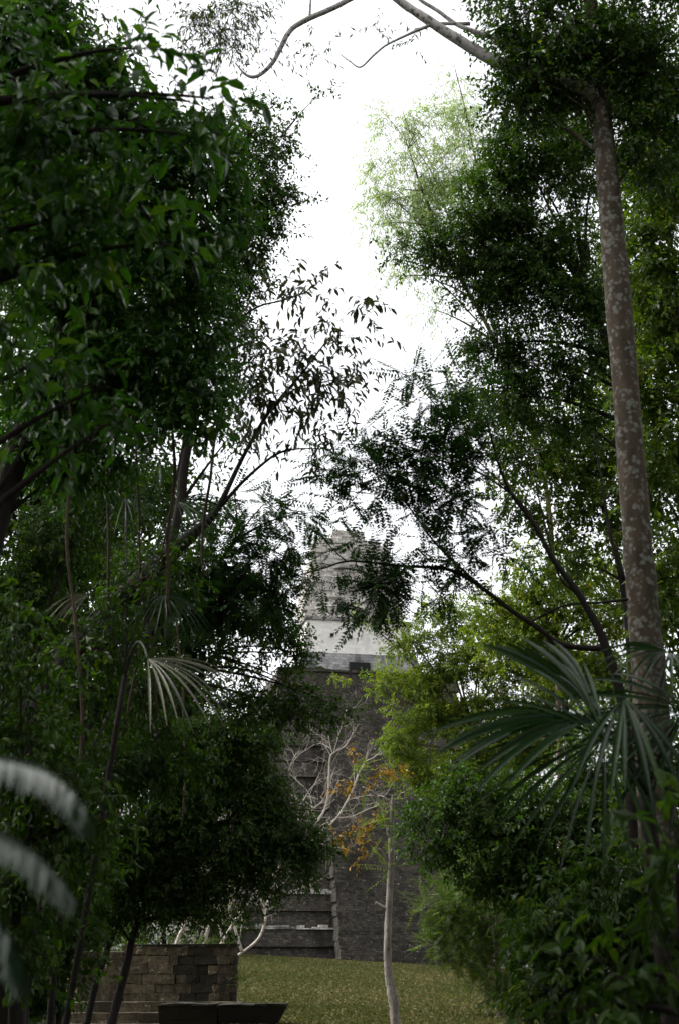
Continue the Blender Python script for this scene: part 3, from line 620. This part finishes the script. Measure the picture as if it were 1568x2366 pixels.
tree('forest_tree', 'light green tree closing the gap right of the temple under feathery branches', [(1340,2300,22),(1310,1700,18),(1280,1450,9)], 55,
     [(1280,1330,90,60,1.6),(1200,1310,70,50,1.2),(1380,1330,80,80,2.0),(1220,1400,100,60,2.2),(1350,1440,110,70,2.6),(1100,1400,80,40,1.4),(1430,1400,60,100,2.5),(1200,1480,110,60,2.6),(1320,1530,120,80,3),(1420,1600,90,120,3),(1130,1470,80,40,1.8),(1250,1390,80,50,1.8)], B_BUSH, LEAF_BRIGHT, BARK_DARK)
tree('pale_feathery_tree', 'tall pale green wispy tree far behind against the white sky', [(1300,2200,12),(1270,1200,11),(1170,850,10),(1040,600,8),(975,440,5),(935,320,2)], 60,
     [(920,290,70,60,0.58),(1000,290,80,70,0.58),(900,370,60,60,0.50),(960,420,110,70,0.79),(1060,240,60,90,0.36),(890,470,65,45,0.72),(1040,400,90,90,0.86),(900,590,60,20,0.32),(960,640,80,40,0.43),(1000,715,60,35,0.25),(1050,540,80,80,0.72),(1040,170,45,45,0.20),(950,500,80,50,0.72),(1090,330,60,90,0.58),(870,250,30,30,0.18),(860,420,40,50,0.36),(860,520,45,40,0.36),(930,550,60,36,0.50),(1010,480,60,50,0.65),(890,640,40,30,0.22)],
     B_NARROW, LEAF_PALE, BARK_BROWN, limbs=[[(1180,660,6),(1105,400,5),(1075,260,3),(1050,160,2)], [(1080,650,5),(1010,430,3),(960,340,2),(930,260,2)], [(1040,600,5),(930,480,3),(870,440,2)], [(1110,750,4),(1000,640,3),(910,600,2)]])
tree('feathery_tree', 'dark feathery-leaved tree whose branch reaches across the temple top', [(1480,2300,26),(1445,1700,24),(1400,1500,20),(1340,1380,15),(1275,1290,12),(1235,1215,10),(1180,1140,8),(1150,1070,6),(1120,960,4)], 15.5,
     [(885,1350,44,58,3.0),(862,1400,32,26,2.2),(918,1310,30,26,2.0),(945,868,60,20,2.70),(1000,930,70,30,3.30),(1060,1000,75,45,3.90),(1000,1055,90,42,5.10),(900,1100,75,32,4.50),(1050,1140,80,45,4.80),(965,1180,58,28,4.50),(835,1060,46,22,2.85),(760,1105,52,22,2.85),(850,985,42,15,1.65),(920,1020,50,20,3.00),(800,1160,50,20,2.40),(730,1215,40,18,1.95),(690,1190,30,14,1.50),
      (830,1252,40,16,2.2),(790,1050,60,26,2.6),(740,1080,40,20,2.2),(870,1150,60,26,2.4),(875,1345,48,50,6.30),(910,1290,30,20,3.90),(735,1340,20,26,3.2),(775,1385,34,14,1.8),(850,1405,32,24,3.60),(985,1330,58,20,3.00),(1060,1290,60,32,3.60),(1040,1370,60,26,3.00),(1000,1250,40,24,2.40),(1120,1220,60,36,3.00),(1080,880,60,26,2.40),(1160,1290,55,26,2.25),(930,1050,60,28,3.90),(1100,1060,60,36,3.30)],
     B_FEATH, LEAF_FEATHER, BARK_DARK, auto=False, thick=0.7,
     limbs=[[(1400,1500,14),(1300,1490,13),(1240,1450,12),(1180,1410,11),(1100,1350,9),(1030,1315,8),(930,1308,7),(860,1300,6),(800,1297,5),(750,1312,4),(695,1328,3)], [(1110,1355,7),(1060,1310,6),(1000,1250,5),(950,1180,4),(900,1120,3),(830,1070,2)],
            [(1180,1140,5),(1100,1090,4),(1000,1060,3),(920,1030,2)], [(1240,1220,5),(1200,1160,4),(1060,1020,3),(1000,930,3),(940,870,2)], [(800,1297,3),(770,1270,3),(730,1225,2)], [(1220,1440,5),(1300,1400,5),(1390,1392,6),(1450,1385,7)], [(1440,1340,10),(1410,1240,8),(1390,1120,5),(1370,1000,3)], [(1400,1480,9),(1340,1380,7),(1290,1330,5),(1250,1180,4),(1230,1080,2)]])
tree('sunlit_tree', 'bright yellow-green bushy tree in front of the right side of the temple', [(1150,2300,18),(1130,1900,14),(1080,1650,8)], 74,
     [(950,1480,85,40,2.4),(1040,1440,90,45,2.4),(905,1440,55,24,1.0),(840,1430,42,18,.7),(970,1560,110,50,3),(1090,1530,100,60,3),(1200,1470,100,60,3),(880,1580,46,28,1.6),(980,1640,100,50,3.2),(920,1715,60,50,3),(1080,1660,110,60,3.4),(1190,1580,120,80,3.4),(1300,1560,100,90,3.4),(960,1790,60,45,2.8),(1050,1780,100,60,3.4),(1150,1740,110,70,3.6),(1260,1700,120,90,3.6),(820,1570,55,12,.45),(770,1565,36,12,.4),(1000,1400,60,24,1.2),(1150,1420,80,40,1.8)],
     B_BUSH, LEAF_BRIGHT, BARK_BROWN)
tree('forest_tree', 'mid green tree with dark outer leaves beside the thin pale trunk', [(1260,2320,20),(1240,2050,16),(1180,1900,8)], 40,
     [(1010,1880,65,46,3),(1090,1850,100,60,3.6),(985,1960,50,36,3),(1080,1960,90,60,3.6),(1180,1950,120,90,4),(1290,1880,130,110,4),(955,1900,36,26,2.0),(1180,2060,110,60,3.6),(1100,2035,56,34,2.4),(1300,2050,130,110,4),(1420,1950,130,160,4),(1420,1750,120,120,3.6)], B_FAR, LEAF_DARK, BARK_DARK)
tree('feathery_tree', 'small fresh-green feathery tree at the right edge of the lawn', [(1152,2366,13),(1150,2290,12),(1148,2200,10),(1120,2120,6)], 52,
     [(1010,2090,50,42,2.6),(1070,2080,70,60,3.2),(1050,2150,75,46,3),(1010,2185,46,24,2.0),(1095,2190,65,46,2.6),(1060,2225,46,18,1.6),(1140,2240,60,50,2.6),(1190,2290,60,40,2.4),(1150,2120,70,60,3.4),(1090,2275,36,20,1.2),(1240,2330,60,40,2.4)], B_FEATHF, LEAF_MID, BARK_PALE,
     limbs=[[(1200,2366,9),(1180,2310,8),(1163,2262,6),(1150,2230,4)], [(1130,2366,5),(1122,2320,4),(1120,2280,3)]])
tree('shrub', 'dark shaded shrub mass under the fan palm at lower right', [(1480,2366,34),(1460,2250,30),(1400,2150,16)], 14,
     [(1400,2080,130,110,3.4),(1300,2180,120,80,3.4),(1430,2250,150,110,3.6),(1250,2130,80,50,2.8),(1340,2320,130,66,3.6),(1520,2150,80,160,3),(1240,2260,70,50,2.6)], B_MID, LEAF_DARK, BARK_DARK, cat='shrub')

for (lab, tr, d, bl) in (
    ('distant forest tree closing the view left of the temple base', [(380,2215,12),(380,2100,10),(390,2000,5)], 125, [(330,2100,130,90,2.6),(440,2060,100,90,2.6),(250,2000,120,120,2.6),(500,2150,50,50,2.2),(380,1950,120,90,2.6)]),
    ('distant forest tree left of the upper temple terraces', [(500,2215,12),(500,1900,10),(500,1750,5)], 175, [(480,1800,120,120,2.4),(400,1650,120,110,2.2),(540,1950,80,110,2.4),(560,1760,50,70,1.8)]),
    ('distant forest tree closing the view right of the temple base', [(1180,2230,12),(1180,2100,10),(1180,1950,5)], 120, [(1180,2000,150,120,2.8),(1330,1950,150,150,2.8),(1150,2160,110,70,2.6),(1320,2150,130,80,2.6),(1130,1800,120,120,2.6)])):
    tree('forest_tree', lab, tr, d, bl, STY(0.35, 0.18, 9, 1.2, droop=0.4, gap=0.3, lam=5.0), LEAF_MID, BARK_DARK)

def weeds(label, items, st, lm, d, seed):
    c0 = P(items[0][0], items[0][1], d); base = c0.copy(); o = thing('weed_clump', label, 'plant', base)
    crown([ell(a, b, rx, ry, d, t) for a, b, rx, ry, t in items], st, lm, BARK_BROWN, o, base, seed, name='foliage')
weeds('strip of green weeds growing on the lowest temple ledge', [(640,2136,60,7,1.2),(720,2140,50,6,.9),(590,2132,40,7,1.0)], B_BUSH, LEAF_MID, 136, 801)
weeds('tuft of weeds and ferns on top of the mossy wall', [(470,2176,40,10,1.0),(390,2178,50,8,.7),(310,2178,30,10,1.2),(530,2180,16,6,.8)], B_SMALL, LEAF_MID, 56.6, 802)
weeds('small green tuft growing at the right end of the mossy wall', [(556,2262,9,22,1.5)], B_SMALL, LEAF_MID, 56, 803)

tree('shrub', 'blurred dark shrub hugging the right edge in front of the fan palm stem', [(1640,2366,40),(1620,2250,34),(1560,2150,20)], 6.2,
     [(1500,2040,80,110,1.5),(1540,2220,90,130,2.2),(1430,2260,90,110,1.7),(1330,2330,110,60,1.6),(1560,1930,50,80,1.4)], B_MID, LEAF_DARK, BARK_DARK, cat='shrub')

# pale slender tree on the lawn, nearly bare
def pale_tree():
    d = 45.0
    o = tree('slender_tree', 'thin pale crooked trunk standing on the lawn with a broken stub and orange leaves', [(914,2400,23.8),(911,2340,22.9),(905,2295,22.9),(897,2255,19.6),(894,2200,17.8),(897,2100,16.1),(903,1990,14.4),(903,1930,12.8),(907,1850,9.3),(908,1838,8.5)], d,
         [(760,1805,0,0,0)][:0], B_SMALL, LEAF_ORANGE, BARK_PALE, limbs=[[(895,2102,11),(882,2096,10),(865,2086,9)], [(899,1932,11),(890,1895,10),(880,1862,8),(862,1832,6),(836,1818,3)], [(902,2000,6),(880,1965,4),(872,1960,2)], [(897,2015,5),(885,1985,3)]], auto=False, jit=0.07)
    base = np.array(o.location); r = np.random.default_rng(12)
    sa, sb = [], []
    for pts in ([(960,1790),(925,1800),(890,1825),(850,1850),(800,1895),(760,1930)], [(890,1825),(905,1850)], [(905,1900),(880,1905),(850,1925),(820,1960)], [(960,1790),(985,1770),(1010,1765)]):
        q = smooth_path(np.array([P(a, b, d-0.6) for a, b in pts]), 4); sa.append(q[:-1]); sb.append(q[1:])
    st = STY(0.16, 0.09, 5, 0.3, droop=0.6, gap=0.0, twig=0.5, tw=0.006)
    bl = [(790,1828,11,12,0.24),(802,1822,8,8,0.36),(880,1785,14,8,0.36),(905,1775,16,7,0.27),(888,1795,8,8,0.36),(832,1916,9,8,0.39),(842,1912,7,6,0.30),(828,1944,7,6,0.33),(841,1951,7,6,0.45),(786,1935,5,4,0.42),(800,1934,4,4,0.36),(806,1967,8,6,0.42),(824,1988,6,6,0.45),(860,1900,10,8,0.30),(814,1740,10,7,0.24),(853,1815,6,6,0.24),(925,1800,10,8,0.27)]
    crown([ell(a, b, c, e, d-0.6, t) for a, b, c, e, t in bl], st, LEAF_ORANGE, BARK_BROWN, o, base, 31, name='autumn_foliage', extra=(np.concatenate(sa), np.concatenate(sb)))
    bl = [(850,1880,30,16,.8),(870,1900,26,14,.9),(885,1850,14,22,.9),(820,1770,26,12,.8),(850,1780,20,14,.8),(890,1990,14,20,1.0),(900,2010,12,20,.9),(880,1920,16,10,.6)]
    crown([ell(a, b, c, e, d-0.3, t) for a, b, c, e, t in bl], B_FEATHF, LEAF_BRIGHT, BARK_BROWN, o, base, 32, name='crown')
pale_tree()

# leafless bleached trees before the temple
def grow(mb, p, d, L, r0, lev, r):
    n = 5; pts = [np.array(p)]; dd = np.array(d)
    for i in range(n):
        dd = norm(dd + r.normal(size=3)*0.16 + np.array((0, 0, 0.06))); pts.append(pts[-1]+dd*L/n)
    mb.tube(pts, np.linspace(r0, r0*0.5, n+1), 5, 0, cap=False)
    if lev <= 0: return
    for k in range(3):
        i = 2+int(r.integers(0, 4)); s = norm(r.normal(size=3)*0.8 + dd*0.9); s[1] *= 0.6
        grow(mb, pts[min(i, n)], norm(s), L*(0.5+0.25*r.random()), r0*0.55, lev-1, r)
def bare_tree(label, d, trunk, limbs, seed, lev=2, L=2.2):
    o = tree('leafless_tree', label, trunk, d, [], B_SMALL, LEAF_DARK, BARK_WHITE, limbs=limbs, auto=False)
    base = np.array(o.location); r = np.random.default_rng(seed); mb = MB()
    for lb in [trunk[2:]]+list(limbs):
        q, w = path_px(lb, d)
        for i in range(3, len(q), 3):
            t = norm(q[i]-q[i-1]); s = norm(t*0.9 + r.normal(size=3)*0.7)
            grow(mb, q[i], s, L*(0.5+0.6*r.random()), max(0.018, w[i]*0.35), lev, r)
    mb.build('twigs', BARK_WHITE, o, base)
bare_tree('bleached leafless tree with spreading pale branches before the dark temple steps', 112, [(500,2200,8.2),(570,2090,7.5),(650,2000,6.8),(700,1940,6.1),(720,1918,6.1),(749,1872,5.4),(758,1829,4.8),(762,1756,4.1),(770,1740,3.4),(797,1723,2.7),(816,1691,1.4)],
     [[(700,1960,6.8),(734,1932,5.4),(778,1889,5.4),(799,1855,4.8),(814,1826,4.1),(826,1793,4.1),(843,1761,3.4),(862,1750,2.7),(898,1718,1.4)], [(778,1889,3.4),(811,1887,2.7),(848,1870,2.0),(884,1858,1.4)], [(799,1855,3.4),(811,1846,2.7),(850,1838,2.0),(886,1840,1.4)],
      [(722,1915,3.4),(748,1905,3.4),(778,1892,2.7)], [(715,1870,3.4),(722,1868,3.4),(712,1830,2.7),(683,1800,2.0),(668,1780,2.0),(690,1745,1.4),(727,1720,1.4)], [(768,1742,2.7),(762,1720,2.0),(759,1700,1.4)], [(722,1870,2.7),(745,1850,2.0),(740,1840,1.4)], [(700,1940,3.4),(690,1880,2.7),(712,1830,2.0),(740,1800,1.4)], [(770,1740,2.0),(785,1690,1.4),(800,1640,1.4)]], 41, L=2.0)
bare_tree('smaller bleached leafless tree leaning right behind the mossy wall', 80, [(540,2214,6),(575,2190,6),(600,2165,6),(614,2125,6),(617,2090,5),(630,2060,4),(650,2045,2)],
     [[(618,2095,4),(640,2070,3),(670,2060,3),(700,2052,2)], [(616,2105,3),(600,2075,3),(580,2065,2)]], 42, L=1.4)
bare_tree('tangle of pale bare stems glimpsed through leaves above the mossy wall', 70, [(470,2200,10),(480,2150,9),(500,2110,8),(525,2060,6),(530,2030,3)],
     [[(400,2200,9),(420,2150,8),(440,2110,6),(480,2070,3)], [(560,2200,8),(545,2150,7),(530,2090,6),(545,2030,3)], [(480,2150,6),(440,2120,4),(410,2090,3)], [(520,2200,8),(510,2150,6),(490,2100,3)]], 43, L=1.6)

# lianas hanging in the shade on the left
def lianas():
    r = np.random.default_rng(88)
    for i, (x0, y0, x1, y1, dd) in enumerate(((392,880,384,1480,14.5),(240,820,262,1560,15),(440,900,300,1700,15.5),(505,960,470,1330,15),(322,880,350,1660,15),(150,820,175,1850,13.5),(412,1380,425,1890,24))):
        pts = [P(x0+(x1-x0)*t + 10*math.sin(3*t+i), y0+(y1-y0)*t, dd) + r.normal(size=3)*0.03 for t in np.linspace(0, 1, 6)]
        q = smooth_path(pts, 4); base = q[-1].copy(); mb = MB(); mb.tube(q, np.full(len(q), 0.013)*(1+0.5*r.random()), 6, 0.08)
        o = mb.build('liana', BARK_BROWN, None, base, smooth=True); o.location = Vector(base)
        tag(o, 'thin brown liana hanging in the shade among the left-hand trees', 'liana', 'lianas hanging among the left-hand trees')
lianas()

# ------------------------------------------------------------------ palms
def fan_frond(parent, base, stem_top, hub, axis, nrm, R, nseg, lmat, seed, droop=0.35, spread=300, wid=0.05, drop_dir=(0,0,-1)):
    """one fan leaf: petiole + pleated segments that bend over at their tips"""
    r = np.random.default_rng(seed); hub = np.asarray(hub, float); axis = norm(np.asarray(axis, float)); nrm = np.asarray(nrm, float)
    nrm = norm(nrm - nrm.dot(axis)*axis); sd = np.cross(nrm, axis); V = []; fs = []; tn = []; n = 0
    K = 9
    for i in range(nseg):
        a = math.radians(-spread/2 + spread*(i+0.5)/nseg + r.normal()*1.2)
        d = axis*math.cos(a) + sd*math.sin(a); sw = np.cross(nrm, d); ro = 0.4*r.normal(); sw, nr = sw*math.cos(ro)+nrm*math.sin(ro), nrm*math.cos(ro)-sw*math.sin(ro)
        L = R*(0.78+0.22*math.cos(a*0.6))*(0.92+0.16*r.random()); dr = droop*(0.75+0.5*r.random())
        for k in range(K):
            t = k/(K-1); c = hub + d*L*t + nrm*0.10*R*t*(1-t) + np.array(drop_dir)*dr*L*t**2.4
            w = wid*R*(0.10+1.1*t)*(1 if t < 0.5 else max(0.03, (1-t)/0.5)**0.75)
            fold = w*0.85
            V += [c - sw*w + nr*fold, c, c + sw*w + nr*fold]
        for k in range(K-1):
            for s in (0, 1):
                fs.append((n+k*3+s, n+k*3+s+1, n+k*3+s+4, n+k*3+s+3)); tn.append(r.random())
        tv = r.random(); tn[-2*(K-1):] = [min(1, max(0, tv+0.1*r.normal()))]*(2*(K-1)); n += 3*K
    me = np_mesh('frond', np.array(V)-base, [np.array(fs)], [lmat], tn, smooth=True)
    fo = link(bpy.data.objects.new('frond', me), parent)
    mb = MB(); bp = bez(stem_top, hub, (0, 0, 0.25*np.linalg.norm(hub-np.asarray(stem_top)))); mb.tube(bp, np.linspace(0.018, 0.009, len(bp))*max(0.6, R), 6)
    mb.build('petiole', BARK_DARK if lmat is LEAF_PALM else lmat, fo, base, smooth=True)
def palm(label, foot_px, top_px, d, w, fronds, lmat, seed):
    top = P(*top_px, d); ft = P(foot_px, 2366, d); g = ground_z(ft[0], d)
    base = np.array((ft[0], d, g)); o = thing('fan_palm', label, 'palm', base)
    mb = MB(); q = smooth_path([base-np.array((0,0,0.15)), (base*0.6+top*0.4)+np.array((0.03,0,0)), top]); mb.tube(q, np.linspace(w*1.2, w, len(q)), 10, 0.05); mb.build('stem', BARK_DARK, o, base, smooth=True)
    for i, (hx, hy, hd, tx, ty, td, nrm, ns, sp, dr, wd, m) in enumerate(fronds):
        h = P(hx, hy, hd); t = P(tx, ty, td); R = np.linalg.norm(t-h)
        fan_frond(o, base, top, h, t-h, nrm, R, ns, m or lmat, seed+i, dr, sp, wd)
palm('near fan palm with wide glossy drooping fronds at lower right', 1545, (1490,1840), 7.2, 0.04,
     [(1395,1705,6.9, 1160,1880,6.6, (-0.12,-0.9,0.42), 30, 270, .16, .026, None),
      (1385,1665,7.1, 1030,1680,6.6, (0.05,-0.55,0.83), 9, 44, .16, .040, None),
      (1375,1640,7.6, 1185,1462,8.0, (0.5,-0.8,0.3), 8, 50, .05, .050, None),
      (1440,1615,6.9, 1470,1790,6.5, (0.1,-0.62,0.78), 8, 70, .22, .044, None),
      (1548,1510,7.5, 1420,1500,7.2, (0.1,-0.5,0.86), 18, 200, .35, .034, None),
      (1590,1640,7.0, 1500,1860,6.6, (-0.1,-0.85,0.5), 24, 240, .2, .028, None)], LEAF_PALM, 900)
palm('slim fan palm with dry pale frond hanging among dark leaves at left', 110, (290,1560), 14.5, 0.03,
     [(342,1522,12.6, 520,1585,12.2, (0.0,-0.55,0.83), 12, 95, .30, .022, LEAF_DRY),
      (208,1374,14.2, 112,1392,14.0, (0.0,-0.55,0.83), 9, 90, .45, .045, LEAF_DRY),
      (290,1150,16, 330,1215,15.7, (0.2,-0.8,0.5), 16, 220, .3, .03, None),
      (380,1375,14.6, 440,1425,14.3, (0.3,-0.7,0.6), 14, 160, .5, .035, None),
      (410,1160,16, 525,1172,15.8, (0.1,-0.7,0.6), 12, 120, .35, .03, None)], LEAF_PALM, 940)

# near feather fronds at the lower left edge
def near_fern():
    d = 2.3; ft = P(-420, 2366, d); base = np.array((ft[0], d, 0.0))
    o = thing('cycad_plant', 'out-of-focus glossy arching fronds poking in at the lower left edge', 'plant', base)
    mb = MB(); q = smooth_path([base+np.array((0,0,-0.1)), base+np.array((0.02,0.02,0.8)), base+np.array((0.05,0,1.45))]); mb.tube(q, np.linspace(0.06,0.045,len(q)), 10, 0.08); mb.build('stem', BARK_BROWN, o, base, smooth=True)
    r = np.random.default_rng(61)
    for pts in ([(-420,1980),(-200,1790),(-60,1750),(60,1768),(130,1800),(180,1855),(205,1900)], [(-420,1990),(-220,1900),(-60,1905),(50,1955),(120,2015),(172,2085)], [(-420,2000),(-240,2040),(-90,2080),(0,2140),(40,2215),(52,2270)]):
        q = smooth_path(np.array([P(a, b, d + (0.0 if a < -300 else -0.1*(a+420)/500)) for a, b in pts]), 6)
        V, fs, tn, n = [], [], [], 0; tg = norm(np.gradient(q, axis=0)); m = len(q)
        for i in range(6, m-1):
            for k in range(1):
                u = i + 0.5*k; c = q[i]*(1-0.5*k) + q[min(i+1, m-1)]*0.5*k
                for s in (-1, 1):
                    fr = (u-5)/(m-5); L = 0.033*(min(1.0, 2.4*(1.02-fr))**0.6)+0.010
                    hz = norm(np.array((tg[i][0], tg[i][1], 0.0))); out = np.array((-hz[1], hz[0], 0.0))*s
                    dv = norm(tg[i]*0.5 + out*0.75 + np.array((0, 0, -0.22)) + r.normal(size=3)*0.07)
                    for j in range(6):
                        t = j/5; w = 0.0062*(0.75+0.9*t)*(1 if t < .5 else max(0.04, (1-t)/.5)**0.6)
                        cc = c + dv*L*t + np.array((0, 0, -1.0))*0.7*L*t**2
                        dt = norm(dv + np.array((0, 0, -1.4))*t); sw = norm(np.cross(np.array((out[0]*0.5, out[1]*0.5, 1.0)), dt)); nv = np.cross(dt, sw)
                        V += [cc-sw*w+nv*0.002, cc, cc+sw*w+nv*0.002]
                    for j in range(5):
                        for e in (0, 1): fs.append((n+j*3+e, n+j*3+e+1, n+j*3+e+4, n+j*3+e+3)); tn.append(0.3+0.5*r.random())
                    n += 18
        me = np_mesh('frond', np.array(V)-base, [np.array(fs)], [LEAF_WAXY], tn, smooth=True); fo = link(bpy.data.objects.new('frond', me), o)
        mb = MB(); mb.tube(q, np.linspace(0.006, 0.002, m), 6); mb.build('rachis', LEAF_PALM, fo, base, smooth=True)
near_fern()

# ------------------------------------------------------------------ trees added out of frame around the camera to shade the foreground
def added_shade_tree(label, x, y, h, ells, seed):
    base = np.array((x, y, 0.0)); o = thing('added_shade_tree', label, 'tree', base)
    mb = MB(); q = smooth_path([base+np.array((0,0,-.15)), base+np.array((0.1,0.05,h*0.5)), base+np.array((0,0,h))]); mb.tube(q, np.linspace(0.3,0.12,len(q)), 10, 0.04); mb.build('trunk', BARK_BROWN, o, base, smooth=True)
    st = STY(0.30, 0.16, 8, 0.8, droop=0.4, gap=0.2, lam=3.0)
    crown([(np.array(c, float), np.array(R, float), t) for c, R, t in ells], st, LEAF_DARK, BARK_DARK, o, base, seed)
added_shade_tree('added unseen tree behind the camera to block light from above', -4, -6, 11, [((-3,-5,11),(6,5.5,2.5),3.0),((-7,2,11),(3,4,2.5),2.5),((-8,-4,7),(4,5,5),3.0),((-3,-9,4),(5,2,4),3)], 701)
added_shade_tree('second added unseen tree behind the camera, blocking light on the right', 5, -7, 11, [((4,-5,11.5),(6,5.5,2.5),3.0),((6.5,3,11.5),(3,4,2.5),2.5),((8,-3,7),(4,5,5),3.0),((4,-9,4),(5,2,4),3)], 702)
added_shade_tree('added out-of-frame tree on the left, its high and low crowns blocking light', -10, 8, 18, [((-9,9,16),(4.5,7,3),3.0),((-10,6,9),(4,5,5),2.5),((-5.6,9.5,14.5),(4,4.5,1.8),3.0),((-5.9,9,3),(1.8,4,3),3.0),((-6.6,16,4),(1.8,4,4),3.0)], 703)
added_shade_tree('added out-of-frame tree on the right, its high and low crowns blocking light', 10, 9, 18, [((9,9,16),(4.5,7,3),3.0),((10,6,9),(4,5,5),2.5),((5.6,9.5,14.5),(4,4.5,1.8),3.0),((5.7,9,3),(1.8,4,3),3.0),((6.6,16,4),(1.8,4,4),3.0)], 704)
added_shade_tree('tall out-of-frame tree added at left to shade the glossy tree', -11, 20, 24, [((-9,19,22),(6,6,3),3.0),((-13,22,15),(4,7,6),2.5)], 705)
added_shade_tree('tall out-of-frame tree added at right to shade the spotted trunk', 13, 22, 25, [((10,20,23),(6,6,3),3.0),((14,22,15),(4,7,6),2.5)], 706)
added_shade_tree('out-of-frame tree added farther along the left side to block light', -16, 34, 30, [((-13,33,31),(7,7,3.5),3.0),((-17,34,20),(4,7,8),2.5)], 707)
